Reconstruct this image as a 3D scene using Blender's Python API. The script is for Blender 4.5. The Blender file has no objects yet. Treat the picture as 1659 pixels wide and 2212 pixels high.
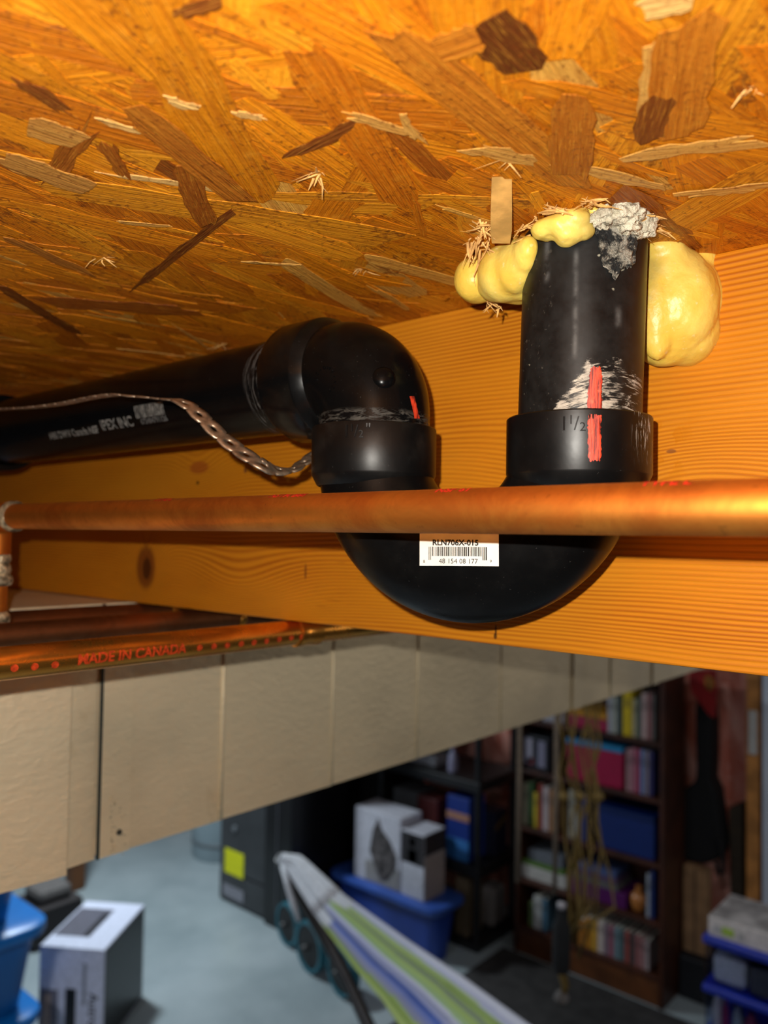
import bpy, math, random
from mathutils import Vector, Matrix, noise
random.seed(7)
SC = bpy.context.scene
COL = SC.collection
H = 2.30                                   # camera height above the basement floor, metres
# ------------------------------------------------------------------ camera
F = 1737.3
eX = Vector((0.6557275, -0.03472903, -0.75419848))   # rows: world axes seen in camera space
eY = Vector((-0.75482927, -0.00906022, -0.65585874))
eZ = Vector((0.01594414, 0.9993557, -0.03215552))
cam = bpy.data.cameras.new('camera')
camo = bpy.data.objects.new('camera', cam); COL.objects.link(camo)
camo.matrix_world = Matrix.Translation((0, 0, H)) @ Matrix((eX, eY, eZ)).to_4x4()
cam.sensor_fit = 'VERTICAL'; cam.sensor_height = 36; cam.sensor_width = 27
cam.lens = F/2212*36
cam.clip_start = .01; cam.clip_end = 50
cam.dof.use_dof = True; cam.dof.focus_distance = .325; cam.dof.aperture_fstop = 9.0
SC.camera = camo
# ------------------------------------------------------------------ world, lamps, exposure
w = bpy.data.worlds.new('world'); SC.world = w; w.use_nodes = True
w.node_tree.nodes['Background'].inputs[0].default_value = (.62, .72, 1, 1)
w.node_tree.nodes['Background'].inputs[1].default_value = .012
def lamp(name, kind, loc, power, col, rot=None, **k):
    l = bpy.data.lights.new(name, kind); l.energy = power; l.color = col
    for a, b in k.items(): setattr(l, a, b)
    o = bpy.data.objects.new(name, l); COL.objects.link(o); o.location = loc
    if rot: o.rotation_euler = rot
    return o
CW = camo.matrix_world
lamp('phone_flash', 'POINT', CW @ Vector((-.017, .020, 0)), 7.4, (1, .95, .86), shadow_soft_size=.0022)
lamp('basement_and_fill_lamp', 'AREA', (2.3, 4.3, H + .05), 60, (.80, .92, 1), size=.25)
lamp('basement_and_fill_lamp', 'AREA', (2.9, -.35, H + .05), 8,
     (.95, .96, 1), size=.25)  # unseen fill, added to brighten the drawers and right wall
lamp('basement_and_fill_lamp', 'AREA', (2.0, 1.0, H + .05), 6, (.86, .93, 1), size=.25)
lamp('basement_and_fill_lamp', 'AREA', (1.9, -.7, H + .0), 1.6, (1, .90, .72), (math.radians(60), 0, math.radians(30)), size=.25)  # unseen fill, added to lift the duct face beyond the joist
lamp('basement_and_fill_lamp', 'AREA', (-.3, 1.9, H - .25), 30, (.86, .90, 1), size=.3)  # unseen fill, added to brighten the silver box front at lower left
SC.view_settings.view_transform = 'Standard'; SC.view_settings.look = 'None'
SC.view_settings.gamma = 1; SC.view_settings.use_curve_mapping = False
SC.view_settings.exposure = 0.0
# ------------------------------------------------------------------ photograph to place helpers (camera at 0,0,H)
def ray(x, y):
    v = Vector((x-829.5, -(y-1106.), -F))/F
    return Vector((eX.dot(v), eY.dot(v), eZ.dot(v)))
UP = Vector((0, 0, H))
def onX(x, y, X): r = ray(x, y); return r*(X/r.x) + UP
def onY(x, y, Y): r = ray(x, y); return r*(Y/r.y) + UP
def onZ(x, y, Z): r = ray(x, y); return r*(Z/r.z) + UP      # Z relative to the camera
def at(x, y, d): return ray(x, y)*d + UP
# ------------------------------------------------------------------ node maths
class N:
    def __init__(s, t, sock): s.t = t; s.s = sock
    def _m(s, op, *a):
        n = s.t.nodes.new('ShaderNodeMath'); n.operation = op
        for i, v in enumerate((s,)+a):
            if isinstance(v, N): s.t.links.new(v.s, n.inputs[i])
            else: n.inputs[i].default_value = v
        return N(s.t, n.outputs[0])
    def __add__(s, o): return s._m('ADD', o)
    __radd__ = __add__
    def __sub__(s, o): return s._m('SUBTRACT', o)
    def __rsub__(s, o): return (s*-1)+o
    def __mul__(s, o): return s._m('MULTIPLY', o)
    __rmul__ = __mul__
    def __truediv__(s, o): return s._m('DIVIDE', o)
    def f(s, op, *a): return s._m(op, *a)
    def step(s, a, b):
        n = s.t.nodes.new('ShaderNodeMapRange'); n.interpolation_type = 'SMOOTHSTEP'
        s.t.links.new(s.s, n.inputs[0]); n.inputs[1].default_value = a; n.inputs[2].default_value = b
        return N(s.t, n.outputs[0])
class Mat:
    def __init__(s, name, col=(.5, .5, .5), rough=.5, metal=0, spec=.5):
        s.m = bpy.data.materials.new(name); s.m.use_nodes = True; s.t = s.m.node_tree
        s.p = s.t.nodes['Principled BSDF']
        s.p.inputs['Base Color'].default_value = (*col, 1)
        s.p.inputs['Roughness'].default_value = rough
        s.p.inputs['Metallic'].default_value = metal
        s.p.inputs['Specular IOR Level'].default_value = spec
        s.last = N(s.t, s.rgb(col).s)
        s.normal = None
    def rgb(s, c):
        n = s.t.nodes.new('ShaderNodeRGB'); n.outputs[0].default_value = (*c, 1); return N(s.t, n.outputs[0])
    def sock(s, node, out): return N(s.t, node.outputs[out])
    def coords(s, kind='Object'):
        n = s.t.nodes.new('ShaderNodeTexCoord'); return N(s.t, n.outputs[kind])
    def xyz(s, v):
        n = s.t.nodes.new('ShaderNodeSeparateXYZ'); s.t.links.new(v.s, n.inputs[0])
        return [N(s.t, n.outputs[i]) for i in range(3)]
    def vec(s, *c):
        n = s.t.nodes.new('ShaderNodeCombineXYZ')
        for i, v in enumerate(c):
            if isinstance(v, N): s.t.links.new(v.s, n.inputs[i])
            else: n.inputs[i].default_value = v
        return N(s.t, n.outputs[0])
    def noise(s, v, scale, detail=3, rough=.5, dist=0, mul=None):
        if mul:
            x = s.xyz(v); v = s.vec(x[0]*mul[0], x[1]*mul[1], x[2]*mul[2])
        n = s.t.nodes.new('ShaderNodeTexNoise'); s.t.links.new(v.s, n.inputs['Vector'])
        n.inputs['Scale'].default_value = scale; n.inputs['Detail'].default_value = detail
        n.inputs['Roughness'].default_value = rough; n.inputs['Distortion'].default_value = dist
        return N(s.t, n.outputs[0])
    def mix(s, fac, a, b, mode='MIX'):
        n = s.t.nodes.new('ShaderNodeMix'); n.data_type = 'RGBA'; n.blend_type = mode
        for i, v in ((0, fac), (6, a), (7, b)):
            if isinstance(v, N): s.t.links.new(v.s, n.inputs[i])
            elif i == 0: n.inputs[i].default_value = v
            else: n.inputs[i].default_value = (*v, 1)
        return N(s.t, n.outputs[2])
    def color(s, c): s.last = c; s.t.links.new(c.s, s.p.inputs['Base Color']); return s
    def over(s, fac, col): return s.color(s.mix(fac, s.last, col))
    def set(s, name, v): s.t.links.new(v.s, s.p.inputs[name]); return s
    def bump(s, h, dist=.001, strength=1):
        n = s.t.nodes.new('ShaderNodeBump'); s.t.links.new(h.s, n.inputs['Height'])
        n.inputs['Distance'].default_value = dist; n.inputs['Strength'].default_value = strength
        if s.normal: s.t.links.new(s.normal.s, n.inputs['Normal'])
        s.normal = N(s.t, n.outputs[0]); s.t.links.new(s.normal.s, s.p.inputs['Normal']); return s
def simple(name, col, rough=.5, metal=0, var=.18, scale=30, bump=0, spec=.5):
    m = Mat(name, col, rough, metal, spec); v = m.coords()
    n = m.noise(v, scale, 4)
    m.color(m.mix(n.step(.3, .7), tuple(c*(1-var) for c in col), tuple(min(1, c*(1+var)) for c in col)))
    if bump: m.bump(n, bump)
    return m.m
_cc = {}
def cm(col, rough=.55, key='painted'):
    k = (tuple(round(c, 3) for c in col), rough)
    if k not in _cc: _cc[k] = simple(key+'_surface', col, rough, var=.12, scale=60)
    return _cc[k]
# ------------------------------------------------------------------ mesh helpers
def frame(d):
    d = d.normalized(); a = Vector((0, 0, 1)) if abs(d.z) < .9 else Vector((1, 0, 0))
    u = a.cross(d).normalized(); return u, d.cross(u).normalized(), d
class MB:
    def __init__(s): s.v = []; s.f = []; s.mi = []
    def add(s, vs, fs):
        b = len(s.v); s.v += [Vector(p) for p in vs]; s.f += [tuple(i+b for i in f) for f in fs]; return s
    def box(s, lo, hi, rz=0, piv=None):
        lo = Vector(lo); hi = Vector(hi)
        vs = [Vector((x, y, z)) for x in (lo.x, hi.x) for y in (lo.y, hi.y) for z in (lo.z, hi.z)]
        if rz:
            c = Vector(piv) if piv else (lo+hi)/2; R = Matrix.Rotation(rz, 3, 'Z'); vs = [R @ (v-c)+c for v in vs]
        return s.add(vs, [(0, 1, 3, 2), (4, 6, 7, 5), (0, 4, 5, 1), (2, 3, 7, 6), (0, 2, 6, 4), (1, 5, 7, 3)])
    def obox(s, c, ax, ay, az):
        vs = [c+ax*i+ay*j+az*k for i in (-1, 1) for j in (-1, 1) for k in (-1, 1)]
        return s.add(vs, [(0, 1, 3, 2), (4, 6, 7, 5), (0, 4, 5, 1), (2, 3, 7, 6), (0, 2, 6, 4), (1, 5, 7, 3)])
    def lathe(s, prof, o, d, n=48):
        u, v, d = frame(Vector(d)); o = Vector(o); vs = []; fs = []
        for r, z in prof:
            for i in range(n):
                a = 2*math.pi*i/n; vs.append(o+d*z+(u*math.cos(a)+v*math.sin(a))*r)
        for k in range(len(prof)-1):
            for i in range(n):
                j = (i+1) % n; fs.append((k*n+i, k*n+j, k*n+n+j, k*n+n+i))
        return s.add(vs, fs)
    def tube(s, pts, r, n=16, cap=True):
        pts = [Vector(p) for p in pts]; m = len(pts); rs = r if isinstance(r, (list, tuple)) else [r]*m
        T = [(pts[min(i+1, m-1)]-pts[max(i-1, 0)]).normalized() for i in range(m)]
        u = frame(T[0])[0]; vs = []; fs = []
        for i in range(m):
            u = (u-T[i]*u.dot(T[i])).normalized(); v = T[i].cross(u)
            for k in range(n):
                a = 2*math.pi*k/n; vs.append(pts[i]+(u*math.cos(a)+v*math.sin(a))*rs[i])
        for i in range(m-1):
            for k in range(n):
                j = (k+1) % n; fs.append((i*n+k, i*n+j, i*n+n+j, i*n+n+k))
        if cap: fs += [tuple(range(n))[::-1], tuple(range((m-1)*n, m*n))]
        return s.add(vs, fs)
    def build(s, name, mat, parent=None, smooth=False, bevel=0, auto=False):
        me = bpy.data.meshes.new(name); me.from_pydata([tuple(v) for v in s.v], [], s.f)
        if mat: me.materials.append(mat)
        me.validate(); me.update()
        if smooth:
            me.polygons.foreach_set('use_smooth', [True]*len(me.polygons))
            if auto: me.set_sharp_from_angle(angle=math.radians(38))
        o = link(name, me, parent)
        if bevel:
            b = o.modifiers.new('bevel', 'BEVEL'); b.width = bevel; b.segments = 2; b.limit_method = 'ANGLE'
        return o
def link(name, me, parent=None):
    o = bpy.data.objects.new(name, me); COL.objects.link(o)
    if parent:
        o.parent = parent
        if parent.type == 'EMPTY': o.location = -parent.location
    return o
def thing(name, label, cat, loc, group=None):
    o = bpy.data.objects.new(name, None); COL.objects.link(o); o.location = loc; o.empty_display_size = .02
    return tag(o, label, cat, group)
def tag(o, label, cat, group=None):
    o['label'] = label; o['category'] = cat
    if group: o['group'] = group
    return o
def struct(o): o['kind'] = 'structure'; return o
def bake(o):                                # freeze modifiers into the mesh
    dg = bpy.context.evaluated_depsgraph_get(); me = bpy.data.meshes.new_from_object(o.evaluated_get(dg))
    o.modifiers.clear(); o.data = me; me.polygons.foreach_set('use_smooth', [True]*len(me.polygons)); return o
def text_flat(s, size=1, extrude=0, bold=0):
    c = bpy.data.curves.new('t', 'FONT'); c.body = s; c.size = size; c.extrude = extrude; c.offset = bold
    c.align_x = 'CENTER'; c.align_y = 'CENTER'; c.resolution_u = 3
    o = bpy.data.objects.new('t', c); COL.objects.link(o)
    dg = bpy.context.evaluated_depsgraph_get(); dg.update(); me = o.evaluated_get(dg).to_mesh()
    import bmesh
    bm = bmesh.new(); bm.from_mesh(me); bmesh.ops.remove_doubles(bm, verts=bm.verts, dist=size*1e-4); bmesh.ops.triangulate(bm, faces=bm.faces)
    for _ in range(4):
        lg = [e for e in bm.edges if e.calc_length() > size*.16]
        if lg: bmesh.ops.subdivide_edges(bm, edges=lg, cuts=1); bmesh.ops.triangulate(bm, faces=[f for f in bm.faces if len(f.verts) > 3])
    bm.verts.index_update()
    vs = [v.co.copy() for v in bm.verts]; fs = [tuple(v.index for v in f.verts) for f in bm.faces]; bm.free()
    o.evaluated_get(dg).to_mesh_clear(); bpy.data.objects.remove(o); bpy.data.curves.remove(c)
    return vs, fs
def rects(rs):                              # subdivided flat rectangles (x0,y0,x1,y1)
    vs = []; fs = []
    for x0, y0, x1, y1 in rs:
        nx = max(1, int((x1-x0)/.0015)); ny = max(1, int((y1-y0)/.0015)); b = len(vs)
        for i in range(nx+1):
            for j in range(ny+1): vs.append(Vector((x0+(x1-x0)*i/nx, y0+(y1-y0)*j/ny, 0)))
        for i in range(nx):
            for j in range(ny): a = b+i*(ny+1)+j; fs.append((a, a+ny+1, a+ny+2, a+1))
    return vs, fs
# ------------------------------------------------------------------ materials of the near things
def osb_material(name='oriented_strand_board'):
    m = Mat(name, rough=.42, spec=.22)
    uv = m.coords('UV'); ob = m.coords('Object'); x = m.xyz(uv)
    a = m.t.nodes.new('ShaderNodeAttribute'); a.attribute_name = 'tone'; tone = N(m.t, a.outputs['Color'])
    g = m.noise(m.vec(x[0]*26, x[1]*520, 0), 1, 4, .6, .6)
    g2 = m.noise(m.vec(x[0]*60, x[1]*1700, 3), 1, 2)
    m.color(tone)
    m.color(m.mix(g.step(.35, .72)*.70, m.last, m.mix(1, m.last, (.60, .42, .28), 'MULTIPLY')))
    m.color(m.mix((1-g2.step(.25, .55))*.35, m.last, m.mix(1, m.last, (.40, .24, .16), 'MULTIPLY'))) if False else None
    sp = m.noise(ob, 330, 4, .75); big = m.noise(ob, 22, 2)
    m.color(m.mix((sp+big*.45).step(.76, .90)*.80, m.last, (.15, .032, .005)))
    m.color(m.mix(m.noise(m.vec(x[0]*90, x[1]*2400, 7), 1, 3, .7).step(.52, .70)*.45, m.last, (.80, .38, .04)))
    lt = m.noise(ob, 60, 3, .6)
    m.color(m.mix(lt.step(.60, .78)*.30, m.last, (.75, .34, .03)))
    m.bump(g, .0010, .9); m.bump(g2, .0005, .8); m.bump(sp, .0006, .6)
    m.set('Roughness', g*.35+.28)
    return m.m
OSB = osb_material()
def joist_material():
    m = Mat('joist_spruce', rough=.45, spec=.22); v = m.coords(); x, y, z = m.xyz(v)
    t = z + (m.noise(m.vec(0, y*3.0, z*9), 1, 2)-.5)*.022 + y*.006
    for (px, py), A, sy, sz in (((315, 1225), .030, .022, .030), ((520, 1270), .016, .06, .022), ((1240, 1010), .010, .05, .02), ((430, 1020), .012, .03, .018), ((1460, 1010), -.010, .05, .016)):
        k = onX(px, py, .3616)
        d = ((y-k.y)/sy)*((y-k.y)/sy) + ((z-k.z)/sz)*((z-k.z)/sz)
        t = t + (d*-1).f('EXPONENT')*A
    spacing = m.noise(m.vec(0, 0, t*30), 1, 1)
    ph = t*2500 + spacing*26
    ring = ph.f('SINE')*.5+.5
    ring = ring.f('POWER', 1.7)
    mod = m.noise(m.vec(0, y*5, z*30), 1, 3).step(.3, .7)
    fib = m.noise(m.vec(0, y*40, z*1500), 1, 3)
    m.color(m.mix(ring*(mod*.66+.22), (.67, .240, .010), (.37, .082, .004)))
    m.over(fib.step(.35, .8)*.25, (.42, .12, .012))
    big = m.noise(m.vec(x, y*6, z*14), 1, 3)
    m.over(big.step(.45, .75)*.35, (.72, .28, .018))
    for (px, py), sy, sz, c in (((315, 1225), .0125, .0165, (.20, .050, .008)), ((317, 1228), .0055, .0085, (.07, .018, .004)), ((427, 1043), .0016, .0014, (.03, .01, .004)), ((530, 1016), .0016, .002, (.16, .05, .02)), ((1071, 1362), .0006, .0030, (.035, .01, .004)),
                         ((660, 1235), .0010, .005, (.22, .06, .01)), ((1378, 850), .0032, .0004, (.08, .03, .01)), ((1450, 975), .0022, .0009, (.25, .08, .02)), ((430, 1010), .011, .0045, (.42, .10, .012)), ((1070, 1374), .0010, .0016, (.06, .02, .005))):
        k = onX(px, py, .3616)
        d = ((y-k.y)/sy)*((y-k.y)/sy) + ((z-k.z)/sz)*((z-k.z)/sz)
        m.over((d*-1).f('EXPONENT').step(.18, .52)*.85, c)
    k = onX(1445, 960, .3616)
    d = ((y-k.y)/.009)*((y-k.y)/.009) + ((z-k.z)/.016)*((z-k.z)/.016)
    st = (d*-1).f('EXPONENT')*m.noise(v, 110, 3).step(.48, .56)
    m.over(st*.55, (.55, .17, .012)); m.set('Roughness', (st*-.3)+.45)
    sc = m.noise(m.vec(0, y*24, z*420), 1, 2)
    m.over(sc.step(.70, .76)*.5, (.30, .07, .008))
    m.bump(ring, .0004, .5); m.bump(fib, .0002, .5)
    return m.m
def abs_material(name='black_abs_plastic', smear=(), rough=.27, dust=.5, spec=.13):
    m = Mat(name, (.003, .003, .0032), rough, spec=spec); v = m.coords(); x, y, z = m.xyz(v)
    n = m.noise(v, 45, 4, .65)
    m.color(m.mix(n.step(.45, .8)*dust, (.003, .003, .0032), (.010, .0098, .0092)))
    m.over(m.noise(v, 900, 2, .7).step(.70, .76)*.25, (.10, .095, .09))
    r = m.noise(v, 60, 4, .6)*.22+(rough-.08)
    for s in smear: r = r + s(m, v, x, y, z)*.35
    m.set('Roughness', r); m.bump(n, .0004, .25)
    return m.m
def ray_y(m, y, z, c, sy, sz):
    return ((y-c[0])/sy)*((y-c[0])/sy) + ((z-c[1])/sz)*((z-c[1])/sz)
def copper(name, base=(.62, .19, .045), rough=.33, tarn=(.22, .055, .012)):
    m = Mat(name, base, rough, .95); v = m.coords(); n = m.noise(v, 28, 5, .65, .5); k = m.noise(v, 160, 4, .7)
    m.color(m.mix(n.step(.35, .7)*.75, base, tarn)); m.over(k.step(.62, .75)*.35, (.08, .025, .01))
    m.over(m.noise(v, 14, 3).step(.55, .75)*.3, (.75, .16, .02))
    m.set('Roughness', n*.35+(rough-.10)); m.bump(k, .0002, .3)
    return m.m
COP = copper('tarnished_copper', (.76, .285, .045), rough=.44, tarn=(.36, .09, .013)); COP2 = copper('bright_copper', (.97, .46, .08), .19, (.78, .26, .03))
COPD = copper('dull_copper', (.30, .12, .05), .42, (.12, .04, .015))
SOLDER = simple('solder', (.50, .42, .28), .42, .6, .75, 190, .003)
RED = simple('red_ink', (.52, .018, .006), .6, 0, .3, 300)
WHITE_INK = simple('faded_white_ink', (.22, .22, .21), .6, 0, .6, 500)
BLACK_INK = simple('black_ink', (.012, .011, .010), .6, 0, .1, 50)
GALV_STEEL = simple('galvanised_strap_steel', (.52, .41, .30), .42, .85, .35, 220, .0003)
def galv(name, c=(.97, .83, .58)):
    m = Mat(name, c, .5, .30); v = m.coords()
    n = m.noise(v, 1, 3, .6, .4, mul=(90, 90, 190)); b = m.noise(v, 6, 3)
    m.color(m.mix(b.step(.35, .65), tuple(q*.82 for q in c), c))
    m.over(m.noise(v, 9, 4, .7, 1.5).step(.60, .72)*.25, (.62, .47, .25))
    m.bump(n, .0020, .55); m.set('Roughness', b*.14+.42)
    return m.m
GALV = galv('galvanised_sheet'); CLEAT = galv('galvanised_cleat', (1, .86, .60))

# ================================================================== SETTING
ZC = .1284; XJ = .3616; ZJ = -.0556          # subfloor, joist face and joist underside, relative to the camera
m = Mat('osb_ground', rough=.5); v = m.coords()
n = m.noise(v, 1, 4, .6, .8, mul=(22, 120, 20)); m.color(m.mix(n.step(.3, .7), (.10, .032, .006), (.42, .15, .025))); m.bump(n, .001, .6)
OSBG = m.m
ceiling = struct(MB().box((-1.2, -1.2, H+ZC+.0012), (4.9, 6.2, H+ZC+.018)).build('ceiling', OSBG))
m = Mat('concrete_floor', rough=.38); v = m.coords(); n = m.noise(v, 1.6, 5, .6); n2 = m.noise(v, 14, 4)
m.color(m.mix(n.step(.3, .7), (.235, .285, .30), (.335, .385, .40))); m.over(n2.step(.55, .8)*.2, (.42, .50, .52)); m.bump(n2, .002, .3)
FLOORM = m.m
struct(MB().box((-1.2, -1.2, -.1), (4.9, 6.2, 0)).build('floor', FLOORM))
m = Mat('vapour_barrier_over_insulation', rough=.30); v = m.coords(); n = m.noise(v, 1, 4, .6, 1.2, mul=(6, 7, 2.2)); n2 = m.noise(v, 30, 4)
m.color(m.mix(n.step(.35, .65), (.55, .14, .085), (.85, .42, .33))); m.over(n2.step(.55, .7)*.3, (.75, .50, .42)); m.bump(n, .03, .8); m.bump(n2, .006, .5)
INSUL = m.m
PALEWALL = simple('pale_painted_wall', (.74, .80, .90), .6, 0, .06, 4, .002)
DARKWALL = simple('dark_foundation_wall', (.10, .10, .11), .8, 0, .3, 5, .004)
struct(MB().box((4.42, 1.22, 0), (4.9, 6.2, H+ZC)).build('wall_back', INSUL))
struct(MB().box((4.30, -1.2, 0), (4.9, 1.215, H+ZC)).build('wall_right', PALEWALL))
struct(MB().box((-1.2, 5.35, 0), (4.42, 6.2, H+ZC)).build('wall_left', DARKWALL))
WOOD = simple('stud_wood', (.66, .28, .07), .6, 0, .25, 12, .001)
st = MB(); st.box((4.325, 1.235, 0), (4.415, 1.30, H+ZC-.001)); st = tag(st.build('stud', WOOD, bevel=.003), 'bare orange wooden wall stud beside the pale painted wall', 'stud')
tagp = MB().box((4.305, 1.245, 1.24), (4.325, 1.285, 1.46)).build('paper_tag', cm((.7, .68, .64)), st, bevel=.004)

# --- oriented strand board: every strand a little slab pressed into the underside
def strand_mesh(name, L, W, tone, rag=1.0, th=.0003, seed=0, curve=0):
    rr = random.Random(seed); n = 9; top = []; bot = []
    for i in range(n):
        t = i/(n-1)
        e0 = 1-rag*.45*max(0, abs(2*t-1)-.7)/.3*rr.random()
        top.append((-L/2+L*t, W/2*e0*(1+rr.uniform(-.16, .10)*rag)+curve*(1-(2*t-1)**2)))
        bot.append((-L/2+L*t, -W/2*e0*(1+rr.uniform(-.16, .10)*rag)+curve*(1-(2*t-1)**2)))
    e = min(L*.06, .004)*rag
    top[0] = (top[0][0]+rr.uniform(-e, e*2), top[0][1]*.9); bot[0] = (bot[0][0]+rr.uniform(-e, e*2), bot[0][1])
    top[-1] = (top[-1][0]+rr.uniform(-e*2, e), top[-1][1]); bot[-1] = (bot[-1][0]+rr.uniform(-e*2, e), bot[-1][1]*.9)
    left = [(-L/2+rr.uniform(-e, e), rr.uniform(-.3, .3)*W)]; right = [(L/2+rr.uniform(-e, e), rr.uniform(-.3, .3)*W)]
    return top + right + bot[::-1] + left
def add_strand(mb, uvs, tones, out, c, ang, z, tilt, tone, th, off):
    ca, sa = math.cos(ang), math.sin(ang); n = len(out); b = len(mb.v)
    for zz in (0, th):
        for (x, y) in out:
            mb.v.append(Vector((c[0]+x*ca-y*sa, c[1]+x*sa+y*ca, z+zz+x*tilt[0]+y*tilt[1])))
            uvs.append((x+off, y+off*.37)); tones.append(tone)
    mb.f.append(tuple(range(b, b+n))[::-1]); [mb.f.append((b+i, b+(i+1) % n, b+n+(i+1) % n, b+n+i)) for i in range(n)]
def finish_strands(mb, uvs, tones, name, parent, loc=None):
    me = bpy.data.meshes.new(name); me.from_pydata([tuple(v) for v in mb.v], [], mb.f); me.materials.append(OSB); me.update()
    uvl = me.uv_layers.new(name='UVMap'); ca = me.color_attributes.new('tone', 'FLOAT_COLOR', 'POINT')
    for l in me.loops: uvl.data[l.index].uv = uvs[l.vertex_index]
    for i, t in enumerate(tones): ca.data[i].color = (*t, 1)
    return me
PAL = [((.67, .225, .006), 34), ((.62, .190, .005), 26), ((.53, .150, .005), 14), ((.75, .29, .012), 16), ((.31, .082, .006), 2), ((.64, .33, .060), 5), ((.20, .05, .005), .4)]
def pick(rr):
    t = rr.choices([p[0] for p in PAL], [p[1] for p in PAL])[0]; k = rr.uniform(.88, 1.12); return tuple(c*k for c in t)
rr = random.Random(11)
mb = MB(); uvs = []; tones = []
for i in range(5200):
    far = i % 4 == 0
    c = (rr.uniform(-.05, .42), rr.uniform(-.1, 1.0) if not far else rr.uniform(.7, 2.0))
    L = rr.uniform(.05, .17); W = rr.uniform(.007, .026)
    if rr.random() < .25: L *= .4; W *= .4
    out = strand_mesh('s', L, W, None, 1.2, seed=i, curve=rr.uniform(-.002, .002))
    add_strand(mb, uvs, tones, out, c, rr.gauss(0, .42), H+ZC+rr.uniform(-.0001, .0011), (rr.uniform(-.006, .006), rr.uniform(-.012, .012)), pick(rr), .0003, rr.uniform(0, 9))
me = finish_strands(mb, uvs, tones, 'pressed_strands', ceiling)
o = link('pressed_strands', me, ceiling); o['kind'] = 'stuff'
# the strands that show largest, one object each
lib = []
for i in range(40):
    mb = MB(); uvs = []; tones = []; L = rr.uniform(.05, .15) if i % 3 else rr.uniform(.02, .05); W = rr.uniform(.009, .022) if i % 3 else rr.uniform(.002, .005)
    out = strand_mesh('s', L, W, None, 1.3, seed=900+i, curve=rr.uniform(-.003, .003))
    add_strand(mb, uvs, tones, out, (0, 0), 0, 0, (0, 0), pick(rr), .0003, rr.uniform(0, 9)); lib.append(finish_strands(mb, uvs, tones, 'wood_strand', None))
for i in range(262):
    o = link('wood_strand', lib[i % 40], ceiling)
    o.location = (rr.uniform(.04, .33), rr.uniform(0, .75), H+ZC-.0001-rr.uniform(0, .0005))
    o.rotation_euler = (rr.uniform(-.012, .012), rr.uniform(-.006, .006), rr.gauss(0, .36))
# recognisable strands: (end a px), (end b px), width mm, tone, seed
LT = (.62, .33, .075); PALE = (.72, .44, .14); DK = (.10, .026, .005); MID = (.33, .095, .009); BR = (.20, .055, .008); OR = (.50, .165, .012)
SP = [((240, 372), (487, 408), 4.0, PALE), ((292, 622), (492, 462), 5.5, BR), ((0, 615), (170, 720), 9, BR), ((20, 160), (155, 248), 6, BR), ((100, 395), (205, 250), 8, MID),
      ((620, 335), (762, 258), 5, BR), ((830, 60), (1250, 405), 16, OR), ((1050, 40), (1150, 150), 15, DK), ((360, 205), (430, 228), 4, PALE), ((505, 238), (575, 250), 3.5, PALE),
      ((735, 235), (900, 285), 4.5, LT), ((870, 240), (915, 300), 3.5, LT), ((1015, 315), (1150, 345), 8, LT), ((1215, 350), (1450, 405), 6, LT), ((1465, 415), (1659, 395), 6, LT), ((1375, 330), (1659, 300), 8, LT),
      ((1380, 12), (1500, -10), 9, PALE), ((370, 25), (480, -10), 4, BR), ((215, 250), (330, 280), 3.5, PALE), ((60, 260), (180, 300), 14, (.54, .26, .055)), ((0, 330), (190, 400), 14, (.52, .24, .05)), ((215, 290), (275, 380), 6, MID),
      ((525, 560), (640, 567), 2.5, LT), ((240, 470), (370, 482), 3, LT), ((400, 350), (450, 480), 10, MID), ((1440, 60), (1420, 240), 12, LT), ((1500, 0), (1460, 300), 17, OR), ((1240, 200), (1230, 380), 14, (.42, .13, .01)), ((1430, 200), (1400, 300), 10, BR),
      ((0, 500), (190, 585), 8, (.42, .15, .02)), ((450, 750), (380, 700), 2.5, LT), ((260, 750), (390, 765), 3, LT), ((290, 230), (520, 420), 13, (.42, .135, .012)), ((940, 100), (1040, 60), 12, OR)]
for k, (a, b, wd, t) in enumerate(SP):
    A = onZ(*a, ZC); B = onZ(*b, ZC); d = B-A; mb = MB(); uvs = []; tones = []
    out = strand_mesh('s', d.length, wd/1000, None, 2.4 if wd < 9 else 1.2, seed=500+k, curve=rr.uniform(-.0015, .0015))
    add_strand(mb, uvs, tones, out, (0, 0), 0, 0, (0, 0), t, .0004, rr.uniform(0, 9))
    o = link('wood_strand', finish_strands(mb, uvs, tones, 'wood_strand', None), ceiling)
    o.location = ((A+B)/2) + Vector((0, 0, -.0007-.00003*k)); o.rotation_euler = (0, 0, math.atan2(d.y, d.x))
SPL = simple('raw_splintered_wood', (.78, .42, .13), .6, 0, .35, 160, .0003)
def sliver(a, b, w, name='splinter', parent=ceiling, mat=SPL, bend=0):
    a = Vector(a); b = Vector(b); u, v, d = frame(b-a); mid = (a+b)/2+u*bend
    mb = MB(); mb.tube([a, mid, b], [w, w*.9, w*.25], 5)
    for p in mb.v: p -= v*((p-mid).dot(v))*.45
    return mb.build(name, mat, parent)
rr = random.Random(3)
for (px, py, n, s) in ((685, 372, 10, .009), (222, 560, 7, .008), (782, 585, 7, .008), (480, 742, 5, .010), (1630, 195, 6, .006), (1100, 350, 4, .010)):
    c = onZ(px, py, ZC)
    for i in range(n):
        a = c+Vector((rr.uniform(-.3, .3)*s, rr.uniform(-.3, .3)*s, .0004))
        sliver(a, a+Vector((rr.uniform(-1, 1)*s, rr.uniform(-1, 1)*s, -rr.uniform(.1, .55)*s)), rr.uniform(.00015, .0006), bend=rr.uniform(-.001, .001))
# --- floor joist
jo = MB().box((XJ, -1.2, H+ZJ), (XJ+.038, 5.34, H+ZC)).build('floor_joist', joist_material(), bevel=.0012)
tag(jo, 'long orange spruce floor joist under the strand board subfloor behind the drain trap', 'joist')

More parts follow.
